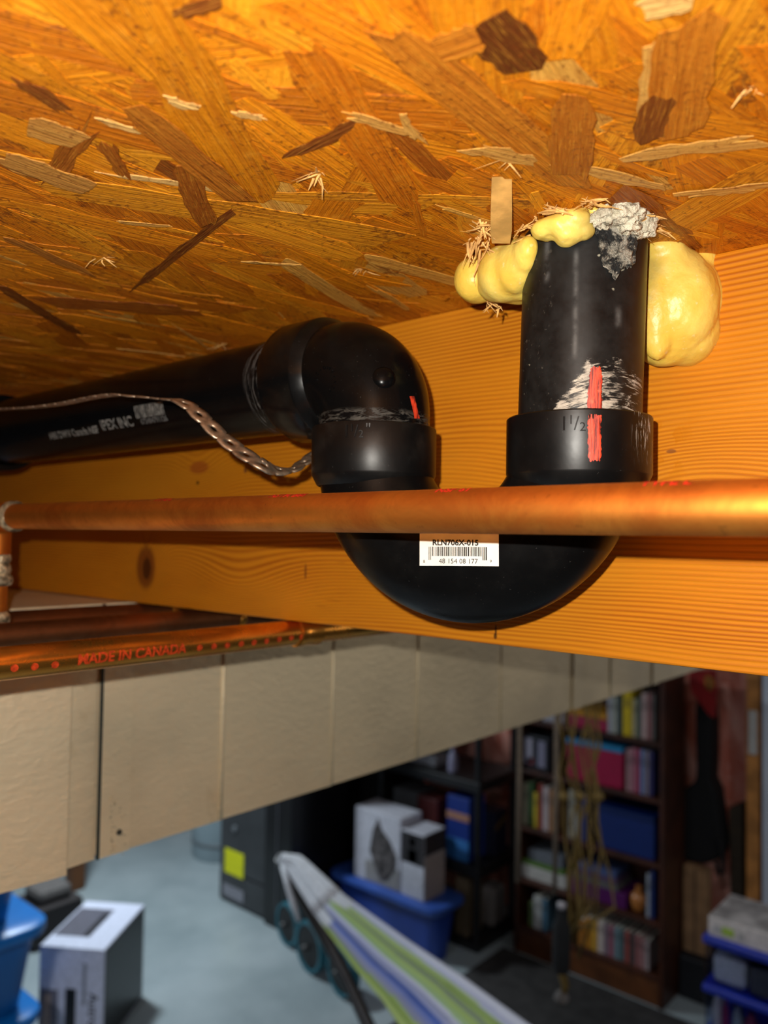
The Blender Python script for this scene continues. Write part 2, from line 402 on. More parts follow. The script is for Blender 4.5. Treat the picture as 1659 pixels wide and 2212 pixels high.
# ================================================================== DRAIN
def wrap(vs, C, axis, r, t0, up):       # wrap flat text (x around, y along) on a cylinder; t0 outward direction
    axis = axis.normalized(); t0 = (t0-axis*t0.dot(axis)).normalized(); side = axis.cross(t0).normalized()
    out = []
    for v in vs:
        a = v.x/r; out.append(C+axis*v.y+(t0*math.cos(a)+side*math.sin(a))*(r+v.z)) 
    return out
Zup = Vector((0, 0, 1)); VY = Vector((0, 1, 0))
PR = .0233
RT = Vector((.2824, .1468, H))              # right leg axis
LTq = Vector((.2645, .2365, H))             # left leg axis
lean = (Vector((.2820, .1440, .1284))-Vector((.2824, .1468, .036))).normalized()
RGT = Vector((eX.x, eY.x, 0)).normalized()                   # sideways, seen from the open joist bay
def sz(px, py, leg=RT, r=.025):                              # photo point -> (sideways -1..1, height) on the near side of a leg
    p = onX(px, py, leg.x-r*.89); return (Vector((p.x-leg.x, p.y-leg.y, 0)).dot(RGT)/r, p.z)
def shell(name, parent, mat, pts, leg, r, n=14, rag=.0006, seed=1, lift=.00025):   # ragged brush stroke of paint on a leg; pts: (px left, px right, py)
    rr = random.Random(seed); mb = MB(); rows = []
    for k, (xl, xr, y) in enumerate(pts):
        a, z = sz(xl, y, leg, r); b, _ = sz(xr, y, leg, r); rows.append((a, b, z))
    den = []
    for k in range(len(rows)-1):
        for j in range(8): t = j/8; den.append(tuple(rows[k][i]*(1-t)+rows[k+1][i]*t for i in range(3)))
    den.append(rows[-1]); vs = []; fs = []; face = -Vector((RGT.y*-1, RGT.x, 0)); face = Vector((-RGT.y, RGT.x, 0)); face = face if face.x < 0 else -face
    for a, b, z in den:
        a += rr.uniform(-1, 1)*rag/r; b += rr.uniform(-1, 1)*rag/r
        for i in range(n+1):
            q = max(-.99, min(.99, a+(b-a)*i/n)); th = math.asin(q); e = (.5 if i in (0, n) else 1)*lift
            zz = z + (rr.uniform(-1, 1)*rag*1.5 if (a, b, z) in (den[0], den[-1]) or z in (den[0][2], den[-1][2]) else 0)
            cx = leg + (lean*((zz-leg.z)) if leg is RT and r < .0255 else Vector((0, 0, zz-leg.z)))
            vs.append(Vector((cx.x, cx.y, zz)) + (RGT*math.sin(th)+face*math.cos(th))*(r+e))
    for k in range(len(den)-1):
        for i in range(n): fs.append((k*(n+1)+i, k*(n+1)+i+1, (k+1)*(n+1)+i+1, (k+1)*(n+1)+i))
    mb.add(vs, fs); return mb.build(name, mat, parent, smooth=True)
def sm_pipe(m, v, x, y, z):
    s = ((x-RT.x)*RGT.x+(y-RT.y)*RGT.y)*(1/.0233); zt = sz(1256, 783)[1]; zb = sz(1256, 893)[1]; Hh = zt-zb
    h = (z-zb)*(1/Hh)
    top = (s+.62)*1.9+.05; top = top.f('MINIMUM', 1.0) - (s-.35).f('MAXIMUM', 0)*.35
    edge = m.noise(m.vec(s*3.2, 0, h*5), 1, 5, .75)*1.0-.5
    inside = (top+edge-h).step(-.05, .08)*(h+edge*.5-(s*-.12)).step(-.02, .12)*(s+.66).step(0, .15)
    k = m.noise(m.vec(s*2.4, 0, (h-s*.22+s*s*.35)*17), 1, 6, .78, .9); k2 = m.noise(m.vec(s*3, 1, h*4), 1, 3, .6, 1)
    msk = inside*(k+(k2-.5)*.7-(s*.12)).step(.42, .58)
    m.over(msk*.9, (.66, .60, .50))
    # long faint highlight line painted into the colour, shorter vertical scuffs and specks
    for px, py0, py1, wd, c in ((1241, 545, 770, .035, .11), (1172, 525, 610, .035, .12), (1366, 640, 680, .05, .13)):
        a, z0 = sz(px, py0); _, z1 = sz(px, py1)
        g = (((s-a)*(1/wd))*((s-a)*(1/wd))*-1).f('EXPONENT')*z.step(z1-.002, z1+.002)*(1-z.step(z0-.002, z0+.002))
        g = g*m.noise(v, 200, 3).step(.25, .6); m.over(g*.8, (c, c, c*.98))
    m.over(m.noise(v, 120, 4, .7).step(.2, .8)*.6, (.020, .021, .021))
    d = m.noise(v, 420, 3, .7).step(.62, .72)*(1-(s+.55).step(-.3, .1)); m.over(d*.45, (.14, .125, .10))
    d2 = m.noise(v, 150, 2).step(.74, .77); m.over(d2*.7, (.42, .40, .30))
    return msk
def sm_hub(m, v, x, y, z):
    s = ((x-RT.x)*RGT.x+(y-RT.y)*RGT.y)*(1/.0275); k = m.noise(m.vec(s*22, 0, z*95), 1, 4, .75, .4)
    g = k.step(.53, .62)*s.step(.45, .72)*z.step(H+.026, H+.040); m.over(g*.85, (.52, .49, .43)); return g
PIPE = abs_material('black_pipe_smeared', (sm_pipe,), .36, .9, .25)
def sm_elbow(m, v, x, y, z):
    k = m.noise(m.vec(x*160, y*160, z*700), 1, 5, .75, .6); g = k.step(.46, .6)*z.step(H+.0478, H+.0490)*(1-z.step(H+.0520, H+.0545)); m.over(g*.35, (.16, .15, .13)); return g
ABSR = abs_material('black_hub_satin', (), .36, 1.4, .3); ABSG = abs_material('black_elbow_gloss', (sm_elbow,), .19, .4)
ABS = abs_material(); ABSH = abs_material('black_hub_smeared', (sm_hub,), .32, .5, .3)
pipe = tag(MB().lathe([(PR, 0), (PR, .0905)], RT+Vector((0, 0, .0375)), lean, 64).build('drain_pipe', PIPE, smooth=True), 'short upright black plastic drain pipe with brushed white smear, ringed by yellow foam', 'pipe')
# P-trap: hub, return bend, long neck up into the elbow
trap = thing('drain_trap', 'glossy black plastic drain trap bend with white barcode sticker', 'drain trap', (.274, .191, H-.035))
bd = LTq-RT; bdir = Vector((bd.x, bd.y, 0)).normalized(); RB = Vector((bd.x, bd.y, 0)).length/2; BC = (RT+LTq)/2+Vector((0, 0, .036)); TR = .0246
pts = [BC-bdir*RB+Vector((0, 0, .006))] + [BC + (-bdir*math.cos(a)+Vector((0, 0, -1))*math.sin(a))*RB for a in [math.pi*i/48 for i in range(49)]] + [BC+bdir*RB+Vector((0, 0, .009))]
MB().tube(pts, TR, 64).build('bend', ABS, trap, smooth=True, auto=True)
zr = .0225
hubp = [(.0244, zr-.0030), (.0250, zr-.0026), (.0272, zr+.0022), (.0275, zr+.0030), (.0275, .0464), (.0271, .0469), (.0236, .0469), (.0234, .040)]
hub = MB().lathe(hubp, RT, Zup, 72).build('hub', ABSH, trap, smooth=True, auto=True)
lh = [(.0244, .0222), (.0250, .0226), (.0272, .0268), (.0275, .0276), (.0275, .0474), (.0271, .0480), (.0246, .0480), (.0244, .042)]
def red_paint():
    m = Mat('red_paint', rough=.5); v = m.coords(); k = m.noise(v, 1, 4, .7, .3, mul=(1500, 1500, 110)); b = m.noise(v, 300, 3)
    m.color(m.mix(k.step(.38, .60), (.16, .010, .005), (.80, .060, .018))); m.over(b.step(.58, .7)*.5, (.9, .16, .07)); m.bump(k, .0003, .6); return m.m
# red brush mark across pipe and hub
shell('red_paint_mark', pipe, red_paint(), [(1270, 1294, 792), (1266, 1299, 812), (1264, 1300, 850), (1263, 1302, 885)], RT, .0234, rag=.00025, seed=4)
shell('red_paint_mark', hub, bpy.data.materials['red_paint'], [(1276, 1310, 894), (1272, 1307, 925), (1274, 1310, 960), (1276, 1307, 994)], RT, .0276, rag=.00025, seed=5)
ELC = Vector((LTq.x, LTq.y, H))
el = thing('drain_elbow', 'rounded black plastic drain elbow joining the long pipe to the trap', 'pipe elbow', (LTq.x, LTq.y, H+.0235))
MB().lathe(lh, ELC, Zup, 72).build('hub', ABSR, trap, smooth=True, auto=True)
zc = .0735; eb = .0205
pts = [ELC+Vector((0, 0, .046))]
c0 = ELC+Vector((0, eb, zc-eb))
pts += [c0+Vector((0, -math.cos(a)*eb, math.sin(a)*eb)) for a in [math.pi/2*i/20 for i in range(21)]] + [ELC+Vector((0, .040, zc))]
elb = MB().tube(pts, [.0245]*2+[.0245+.0007*math.sin(math.pi*i/19) for i in range(20)]+[.0245], 64); elbo = elb.build('bend', ABSG, el, smooth=True, auto=True)
yh = .0195
MB().lathe([(.0236, yh+.0010), (.0239, yh+.0013), (.0281, yh+.0062), (.0284, yh+.0070), (.0284, yh+.027), (.0279, yh+.028), (.0236, yh+.028)], ELC+Vector((0, 0, zc)), VY, 72).build('hub', abs_material('black_hub_glossy', (), .2, .5, .25), el, smooth=True, auto=True)
from mathutils.bvhtree import BVHTree
bvh = BVHTree.FromPolygons(elb.v, elb.f)
def on_el(px, py, lift):
    h = bvh.ray_cast(UP, ray(px, py).normalized()); n_ = h[1] if h[1].dot(ray(px, py)) < 0 else -h[1]; return h[0]+n_*lift, n_
nub, nn_ = on_el(830, 815, -.0012); MB().lathe([(.0052, 0), (.0048, .0011), (.0036, .0021), (.0018, .0028), (.0001, .0030)], nub, nn_, 24).build('moulding_nub', ABSG, el, smooth=True)
mb = MB()
for k_, ch in enumerate('ABS-DWV-NSF-'):
    a_ = math.radians(205-k_*27); vs, fs = text_flat(ch, 9.5, 1)
    mb.add([on_el(703+math.cos(a_)*20+v.x*math.sin(a_)+v.y*math.cos(a_), 820-math.sin(a_)*26+v.x*math.cos(a_)-v.y*math.sin(a_), .0001+.0003*(v.z > 0))[0] for v in vs], fs)
mb.build('moulded_lettering', ABSG, el)
vs = []; 
for i in range(9):
    for j in range(4): vs.append(on_el(884+i*1.4+j*3.4+rr.uniform(-.5, .5) if 'rr' in globals() else 884+i*1.4+j*3.4, 856+i*6, .0002)[0])
MB().add(vs, [(i*4+j, i*4+j+1, i*4+j+5, i*4+j+4) for i in range(8) for j in range(3)]).build('red_paint_mark', bpy.data.materials['red_paint'], el, smooth=True)
def sm_long(m, v, x, y, z):
    k = m.noise(m.vec(x*60, y*700, z*60), 1, 4, .75, .5)
    g = k.step(.50, .62)*(y-LTq.y).step(yh+.028, yh+.030)*(1-(y-LTq.y).step(yh+.036, yh+.046)); m.over(g*.55, (.20, .19, .18)); return g
PL = LTq+Vector((0, 0, zc))
lp = tag(MB().lathe([(PR, yh+.02), (PR, 1.6)], PL, VY, 64).build('drain_pipe', abs_material('black_pipe_printed', (sm_long,), .20, .3), smooth=True), 'long black plastic drain pipe running along the joist, printed with a white barcode', 'pipe')
cp = MB().lathe([(.0243, .365), (.0278, .3655), (.0283, .3665), (.0283, .399), (.0278, .4), (.0245, .4)], PL, VY, 64).build('pipe_coupling', ABS, smooth=True, auto=True)
tag(cp, 'black plastic coupling collar at the far left end of the long drain pipe', 'pipe coupling')
# printing on the long pipe (white) -- baseline runs along -Y so it reads left to right from the bay
def print_long(s, px, py, size, mat=WHITE_INK, name='printed_lettering', vsfs=None, r=PR):
    p = onX(px, py, PL.x-.022); vs, fs = vsfs or text_flat(s, size, 0, .0002)
    a0 = math.atan2(p.z-PL.z, -(p.x-PL.x)); out = []
    for v in vs:
        a = a0+v.y/r; out.append(Vector((PL.x-math.cos(a)*(r+.00025), p.y-v.x, PL.z+math.sin(a)*(r+.00025))))
    mb = MB(); mb.add(out, fs); return mb.build(name, mat, lp)
print_long('IPEX INC', 247, 918, .0085); print_long('ABS DWV Canada NSF', 150, 940, .0062)
rb = random.Random(5); bars = []; x = 0
while x < .027:
    wv = rb.choice([.0004, .0004, .0008, .0011]); bars.append((x-.0135, -.0035, x-.0135+wv, .0035)); x += wv+rb.choice([.0004, .0005, .0008])
print_long('', 323, 886, 0, vsfs=rects(bars), name='printed_barcode'); print_long('672484791126', 326, 911, .0042, simple('grey_ink', (.10, .10, .10), .6))
# raised 1 1/2" size marks
def raised(parent, leg, r, px, py, mat):
    s0, z0 = sz(px, py, leg, r); face = Vector((-RGT.y, RGT.x, 0)); face = face if face.x < 0 else -face
    th0 = math.asin(s0); mb = MB()
    for txt, sc, dx, dy in (('1', .0072, -.0040, 0), ('1', .0045, -.0016, .0014), ('/', .0070, .0003, 0), ('2', .0045, .0024, -.0012), ('"', .0065, .0053, .0006)):
        vs, fs = text_flat(txt, sc, .00035)
        mb.add([Vector((leg.x, leg.y, z0+v.y+dy))+(RGT*math.sin(th0+(v.x+dx)/r)+face*math.cos(th0+(v.x+dx)/r))*(r+v.z+.0001) for v in vs], fs)
    return mb.build('size_mark', mat, parent)
raised(hub, RT, .0275, 1243, 916, ABS); raised(el, ELC, .0275, 768, 932, ABSR)
# barcode sticker on the bend
face = Vector((-bdir.y, bdir.x, 0)); face = face if face.x < 0 else -face
def on_bend(px, py, lift=.0002):                # nearest hit of the sight line with the bend's torus, then lifted off along its normal
    o = UP; d = ray(px, py).normalized(); t = .2
    for _ in range(120):
        p = o+d*t; q = p-BC; a = q.dot(bdir); b = q.z; c = q.dot(face); rr_ = math.hypot(a, b); dd = math.hypot(rr_-RB, c)-TR
        t += dd*.7
    p = o+d*t; q = p-BC; a = q.dot(bdir); b = q.z; c = q.dot(face); rr_ = math.hypot(a, b)
    nrm = (bdir*(a/rr_)+Zup*(b/rr_))*(rr_-RB)+face*c; return p+nrm.normalized()*lift
def sticker_pt(u, v, lift):                     # u,v in 0..1
    return on_bend(907+u*171+v*0, 1152+v*70+u*(1-v)*1+u*v*1, lift)
def decal(vs, fs, name, mat, parent, lift):
    mb = MB(); mb.add([sticker_pt(p.x, p.y, lift) for p in vs], fs); return mb.build(name, mat, parent)
g = [Vector((i/24, j/12, 0)) for j in range(13) for i in range(25)]
gf = [(j*25+i, j*25+i+1, j*25+i+26, j*25+i+25) for j in range(12) for i in range(24)]
stk = decal(g, gf, 'barcode_sticker', simple('sticker_paper', (.84, .80, .72), .5, 0, .08, 90), trap, .00025)
stk['label'] = 'white barcode sticker lettered RLN706X-015'
def st_text(s, cx, cy, size, bold=0):
    vs, fs = text_flat(s, size, 0, bold); W_, H_ = 171, 70
    return decal([Vector((cx+p.x/W_, cy-p.y/H_, 0)) for p in vs], fs, 'printed_text', BLACK_INK, stk, .0004)
st_text('RLN706X-015', .455, .30, 17.0, .5); st_text('48 154 08 177', .49, .86, 14.5); st_text('8', .06, .87, 9); st_text('9', .90, .85, 9)
rb = random.Random(2); x = .115; bl = []
while x < .85:
    wv = rb.choice([.006, .006, .011, .016]); bl.append((x, x+wv)); x += wv+rb.choice([.006, .008, .012])
vs = []; fs = []
for k, (a, b) in enumerate(bl):
    y1 = .82 if k < 3 or k > len(bl)-4 else .70; q = len(vs)
    for j in range(5): t = .42+(y1-.42)*j/4; vs += [Vector((a, t, 0)), Vector((b, t, 0))]
    fs += [(q+2*j, q+2*j+1, q+2*j+3, q+2*j+2) for j in range(4)]
decal(vs, fs, 'printed_barcode', BLACK_INK, stk, .0004)

# ================================================================== FOAM AND DEBRIS ROUND THE HOLE
def blob(name, els, mat, parent, voxel=.0008, smooth=6, disp=.0, dscale=.01, cut=True):
    mb = MB()
    import bmesh
    for c, r in els:
        bm = bmesh.new(); bmesh.ops.create_icosphere(bm, subdivisions=3, radius=1)
        c = Vector(c); r = Vector((r, r, r)) if not hasattr(r, '__len__') else Vector(r)
        mb.add([Vector((v.co.x*r.x, v.co.y*r.y, v.co.z*r.z))+c for v in bm.verts], [tuple(v.index for v in f.verts) for f in bm.faces]); bm.free()
    o = mb.build(name, mat, parent, smooth=True)
    md = o.modifiers.new('r', 'REMESH'); md.mode = 'VOXEL'; md.voxel_size = voxel
    md = o.modifiers.new('s', 'SMOOTH'); md.iterations = smooth; md.factor = .6
    if disp:
        t = bpy.data.textures.new('n', 'CLOUDS'); t.noise_scale = dscale
        md = o.modifiers.new('d', 'DISPLACE'); md.texture = t; md.strength = disp; md.mid_level = .5; md.texture_coords = 'LOCAL'
    return bake(o)
def foam_mat():
    m = Mat('cured_expanding_foam', (.85, .6, .1), .30, spec=.5); v = m.coords(); n = m.noise(v, 55, 4, .55); k = m.noise(v, 700, 2)
    m.color(m.mix(n.step(.35, .68), (.84, .56, .08), (.90, .68, .15))); m.over(m.noise(v, 380, 2).step(.66, .74)*.4, (.92, .78, .45))
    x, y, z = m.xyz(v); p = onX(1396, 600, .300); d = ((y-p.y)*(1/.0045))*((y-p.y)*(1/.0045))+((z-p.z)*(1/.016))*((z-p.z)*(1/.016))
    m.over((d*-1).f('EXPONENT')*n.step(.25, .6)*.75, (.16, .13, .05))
    m.set('Roughness', n*.25+.30); m.bump(n, .0025, .45); m.bump(k, .0003, .5)
    m.p.inputs['Subsurface Weight'].default_value = .25; m.p.inputs['Subsurface Radius'].default_value = (1, .5, .15); m.p.inputs['Subsurface Scale'].default_value = .003
    return m.m
FM = foam_mat()
def E(px, py, d, rx, ry, rd):                    # ellipsoid centred on a photo point at depth d, radii in photo pixels across/up, mm in depth
    c = at(px, py, d); k = d/F; return (c, ((rx*k+rd/1000)/2, (rx*k+rd/1000)/2, ry*k))
foam = thing('spray_foam', 'yellow cured expanding foam bulging round the drain pipe hole', 'foam', (.29, .15, H+ZC))
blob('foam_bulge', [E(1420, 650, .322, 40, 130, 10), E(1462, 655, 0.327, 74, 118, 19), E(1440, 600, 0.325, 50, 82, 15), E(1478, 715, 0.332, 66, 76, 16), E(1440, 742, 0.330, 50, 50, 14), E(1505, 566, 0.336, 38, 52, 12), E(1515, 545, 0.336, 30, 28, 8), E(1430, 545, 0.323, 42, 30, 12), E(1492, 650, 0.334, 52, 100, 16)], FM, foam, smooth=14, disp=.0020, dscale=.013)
blob('foam_bulge', [E(1090, 592, .322, 55, 62, 12), E(1112, 560, .320, 42, 44, 11), E(1075, 620, .326, 36, 32, 10), E(1142, 536, .301, 15, 30, 5), E(1135, 550, .304, 22, 40, 6), E(1124, 566, .310, 32, 52, 8), E(1112, 580, .314, 40, 56, 9), E(1125, 610, .320, 34, 40, 9), E(1118, 642, .326, 26, 14, 8)], FM, foam, smooth=22, disp=.0010, dscale=.012)
blob('foam_bulge', [E(1022, 603, .334, 33, 48, 10), E(1032, 632, .336, 30, 22, 9), E(1040, 575, .332, 22, 30, 8)], FM, foam, smooth=8, disp=.0008, dscale=.01)
blob('foam_bulge', [E(1240, 480, .286, 30, 27, 8), E(1205, 490, .288, 30, 26, 8), E(1228, 508, .287, 26, 22, 7), E(1180, 496, .290, 24, 24, 7), E(1254, 462, .286, 16, 12, 5), E(1262, 500, .286, 18, 18, 5)], FM, foam, smooth=6, disp=.0022, dscale=.008)
blob('foam_bulge', [E(1282, 462, .288, 18, 14, 6), E(1270, 450, .290, 14, 10, 6)], FM, foam, smooth=4, disp=.001, dscale=.006)
blob('foam_bulge', [E(1405, 502, .320, 16, 20, 8), E(1420, 520, .325, 26, 12, 8)], FM, foam, smooth=5, disp=.001, dscale=.006)
m = Mat('grey_crumbled_mortar', rough=.85); v = m.coords(); n = m.noise(v, 170, 5, .75); n2 = m.noise(v, 500, 3, .7)
m.color(m.mix(n.step(.44, .60), (.008, .008, .008), (.34, .31, .25))); m.over(n2.step(.62, .7)*.5, (.62, .57, .47)); m.bump(n, .003, 1); m.bump(n2, .001, .8); MORT = m.m
m = Mat('pale_crumbled_mortar', rough=.8); v = m.coords(); n = m.noise(v, 190, 5, .7)
m.color(m.mix(n.step(.30, .62), (.30, .26, .18), (.78, .71, .54))); m.bump(n, .004, 1); MORTP = m.m
deb = thing('mortar_crust', 'grey crumbly mortar crust stuck to the top of the drain pipe', 'mortar', (.27, .135, H+ZC))
blob('pale_lump', [E(1345, 466, .284, 42, 24, 8), E(1306, 470, .283, 26, 18, 7), E(1388, 484, .290, 20, 30, 7), E(1362, 450, .286, 30, 14, 6), E(1358, 494, .286, 26, 12, 5)], MORTP, deb, voxel=.0005, smooth=1, disp=.0045, dscale=.0022)
rr = random.Random(8)                             # ragged crust on the pipe wall
out = [(1275, 496), (1284, 522), (1294, 545), (1298, 566), (1318, 574), (1330, 586), (1342, 566), (1356, 552), (1376, 546), (1390, 530), (1390, 474), (1340, 462), (1284, 462)]
cx = sum(p[0] for p in out)/len(out); cy = sum(p[1] for p in out)/len(out); ring = []
for i in range(len(out)):
    a = out[i]; b = out[(i+1) % len(out)]
    for j in range(5): t = j/5; ring.append((a[0]*(1-t)+b[0]*t+rr.uniform(-3, 3), a[1]*(1-t)+b[1]*t+rr.uniform(-3, 3)))
vs = []; fs = []; n = len(ring); K = 8
fc = Vector((-RGT.y, RGT.x, 0)); fc = fc if fc.x < 0 else -fc
for k in range(K+1):
    for (x, y) in ring:
        t = k/K; X = cx+(x-cx)*t; Y = cy+(y-cy)*t; s_, z_ = sz(min(X, 1392), Y); s_ *= 1.16 if s_ > 0 else 1; th = math.asin(max(-.985, min(.985, s_)))
        c_ = RT+lean*(z_-RT.z); h_ = (.0014+rr.uniform(-.0005, .0009)) if k < K else -.0002
        vs.append(Vector((c_.x, c_.y, z_))+(RGT*math.sin(th)+fc*math.cos(th))*(PR+h_))
for k in range(K):
    for i in range(n): j = (i+1) % n; fs.append((k*n+i, k*n+j, k*n+n+j, k*n+n+i))
MB().add(vs, fs).build('dark_crust', MORT, deb)
# shim stick and torn wood at the hole edge
sk = MB(); A = onZ(1084, 372, ZC)+Vector((0, 0, .002)); B = at(1082, 520, .328); u = RGT*.0036; d = (B-A).normalized(); nn = d.cross(u).normalized()*.0012
vs = []
for t, wk in ((0, .95), (.12, 1), (.5, 1.12), (.8, 1.18), (1, 1.02)):
    c = A+(B-A)*t+nn*(math.sin(t*3)*.3)
    vs += [c-u*wk-nn, c+u*wk-nn, c+u*wk+nn, c-u*wk+nn]
fs = [(0, 1, 2, 3)[::-1], (16, 17, 18, 19)]+[(4*k+i, 4*k+(i+1) % 4, 4*k+4+(i+1) % 4, 4*k+4+i) for k in range(4) for i in range(4)]
sk.add(vs, fs); stick = sk.build('wood_sliver', simple('pale_wood_sliver', (.78, .43, .12), .5, 0, .22, 120, .0004))
tag(stick, 'pale flat wooden sliver hanging from the subfloor into the left foam', 'wood sliver')
def tuft(px, py, d, n, s, spread=(1, 1), down=.4, seed=0, wid=(.0002, .0008)):
    rr = random.Random(seed); c = at(px, py, d*1.07)
    if c.z > H+ZC-.0025: c = onZ(px, py, ZC-.0025)
    for i in range(n):
        a = c+Vector((rr.uniform(-.4, .4)*s, rr.uniform(-.4, .4)*s, rr.uniform(-.2, .2)*s))
        v_ = RGT*rr.uniform(-1, 1)*spread[0]+Vector((0, 0, rr.uniform(-1, 1-down)))*spread[1]
        sliver(a, a+v_*s, rr.uniform(*wid), bend=rr.uniform(-.001, .001))
tuft(1035, 530, .338, 34, .011, (.5, 1.1), .2, 1); tuft(1048, 490, .330, 22, .008, (.9, 1), .2, 2); tuft(1150, 490, .325, 26, .010, (1, .6), .1, 3)
tuft(1030, 570, .335, 16, .008, (.4, 1.3), .5, 4); tuft(1060, 655, .345, 12, .005, (1, 1), .8, 5); tuft(1078, 665, .34, 6, .004, (.3, 1), 1, 6)
tuft(1275, 440, .285, 12, .006, (1, .5), .2, 7); tuft(1200, 452, .287, 16, .007, (1, .4), .1, 21, (.0003, .0010)); tuft(1296, 436, .287, 7, .006, (1, .4), .1, 22, (.0003, .0010)); tuft(1408, 466, .30, 7, .007, (1, .5), .2, 23)
tuft(1410, 490, .315, 14, .009, (1, .6), .3, 8); tuft(1547, 585, .356, 5, .003, (1, .4), .3, 9); tuft(1547, 642, .356, 5, .003, (1, .4), .3, 10); tuft(1085, 500, .32, 10, .006, (1, .6), .2, 12)

K = 1.09                                       # true size of the drain: pushed back so the pipe meets the subfloor at its hole
for o in (pipe, lp, cp, trap, el, foam, deb):
    kk = K
    o.scale = (kk,)*3; o.location = UP+(Vector(o.location)-UP)*kk

# ================================================================== HANGER STRAP
SPT = [(-60, 890, .56, .10), (0, 884, .53, .12), (60, 881, .50, .15), (130, 873, .48, .10), (200, 859, .455, .12), (250, 853, .44, .12), (290, 856, .43, .25), (340, 861, .42, .15), (380, 864, .405, .35), (410, 878, .40, .75), (440, 905, .395, .95), (470, 935, .392, 1.0), (500, 960, .39, 1.0), (535, 985, .385, .9), (565, 1003, .382, .75), (600, 1014, .392, .45), (632, 1013, .402, .35), (655, 1000, .412, .6), (680, 980, .424, .7), (700, 965, .43, .7)]
cl = []
for k in range(len(SPT)-1):                       # Catmull-Rom along the strap
    P0, P1, P2, P3 = [SPT[max(0, min(len(SPT)-1, k+i))] for i in (-1, 0, 1, 2)]
    for j in range(24):
        t = j/24; cl.append(tuple(.5*((2*b)+(-a+c)*t+(2*a-5*b+4*c-d_)*t*t+(-a+3*b-3*c+d_)*t**3) for a, b, c, d_ in zip(P0, P1, P2, P3)))
ctr = [at(p[0], p[1], p[2]) for p in cl]; L = [0]
for i in range(1, len(ctr)): L.append(L[-1]+(ctr[i]-ctr[i-1]).length)
vd = Vector((-eX.z, -eY.z, -eZ.z))
def strap_at(s, wv):
    import bisect
    i = max(1, min(len(L)-1, bisect.bisect_left(L, s))); t = (s-L[i-1])/max(1e-9, L[i]-L[i-1]); p = ctr[i-1].lerp(ctr[i], t); T = (ctr[i]-ctr[i-1]).normalized()
    q = cl[i][3]; side = T.cross(vd).normalized(); W_ = (side*math.sin(q*.62)+vd*math.cos(q*.62)); W_ = (W_-T*W_.dot(T)).normalized()
    return p+W_*wv, T.cross(W_).normalized()
pitch = .0115; vs = []; fs = []; s = 0; half = .0051
while s+pitch < L[-1]:
    n = 24; b = len(vs)
    for ringi, fr in enumerate((0, .5, 1)):
        for i in range(n):
            a = 2*math.pi*i/n; ca, sa = math.cos(a), math.sin(a)
            hx, hw = .0023*ca, .0014*sa
            k = 1/max(abs(ca)*1.0/(pitch/2), abs(sa)/half); ox, ow = ca*k, sa*k
            ow *= 1-.13*(.5-.5*math.cos(math.pi*ox/(pitch/2)))
            x_, w_ = hx+(ox-hx)*fr, hw+(ow-hw)*fr
            p, nr = strap_at(s+pitch/2+x_, w_); vs.append(p)
    for k in range(2):
        for i in range(n): j = (i+1) % n; fs.append((b+k*n+i, b+k*n+j, b+k*n+n+j, b+k*n+n+i))
    s += pitch
so = MB().add(vs, fs).build('hanger_strap', GALV_STEEL)
import bmesh
bm = bmesh.new(); bm.from_mesh(so.data); bmesh.ops.remove_doubles(bm, verts=bm.verts, dist=.00012); bm.to_mesh(so.data); bm.free(); so.data.polygons.foreach_set('use_smooth', [True]*len(so.data.polygons))
md = so.modifiers.new('solid', 'SOLIDIFY'); md.thickness = .0009; md.offset = 0
tag(so, 'twisted perforated metal hanger strap looping in front of the long drain pipe', 'strap')

# ================================================================== COPPER
CX, CZ, CR = .2297, H+.0098, .00795
ce = .522
fp = thing('copper_pipe', 'near copper water pipe crossing in front of the black trap', 'copper pipe', (CX, .25, CZ))
MB().tube([(CX, -.25, CZ), (CX, .1, CZ), (CX, .3, CZ), (CX, ce-.01, CZ)], CR, 40).build('tube', COP, fp, smooth=True, auto=True)
def print_cu(s, y, ang, size, parent=fp, mat=RED, o=(CX, CZ), r=CR):
    vs, fs = text_flat(s, size, 0, .00015); a0 = math.radians(ang); out = []
    for v in vs: a = a0+v.y/r; out.append(Vector((o[0]-math.cos(a)*(r+.0002), y-v.x, o[1]+math.sin(a)*(r+.0001))))
    MB().add(out, fs).build('printed_lettering', mat, parent)
for y in (.09, .165, .25, .34): print_cu(('TYPE L', 'NSF 61', 'ASTM B88', 'TYPE L')[int(y*10) % 4], y, 66, .0050)
# elbow at its left end turning down, then valve fittings
eb_ = thing('copper_elbow', 'soldered copper elbow ending the near pipe at the left edge', 'pipe elbow', (CX, ce+.01, CZ))
c0 = Vector((CX, ce, CZ-.012)); pts = [Vector((CX, ce-.014, CZ)), Vector((CX, ce-.002, CZ))]+[c0+Vector((0, math.sin(a)*.012, math.cos(a)*.012)) for a in [math.pi/2*i/10 for i in range(11)]]+[Vector((CX, ce+.012, CZ-.026))]
MB().tube(pts, .0093, 32).build('bend', COP, eb_, smooth=True, auto=True)
MB().lathe([(.0080, -.0035), (.0098, -.001), (.0099, .001), (.0092, .0035)], (CX, ce-.013, CZ), VY, 32).build('solder_ring', SOLDER, eb_, smooth=True)
MB().lathe([(.0080, .004), (.0097, .0015), (.0098, 0), (.0092, -.003)], (CX, ce+.012, CZ-.027), (0, 0, -1), 32).build('solder_ring', SOLDER, eb_, smooth=True)
ri = thing('copper_riser', 'short vertical copper riser with corroded soldered fittings at the left edge', 'copper pipe', (CX, ce+.012, CZ-.09))
MB().tube([(CX, ce+.012, CZ-.027), (CX, ce+.012, CZ-.085)], CR, 24).build('tube', COP, ri, smooth=True, auto=True)
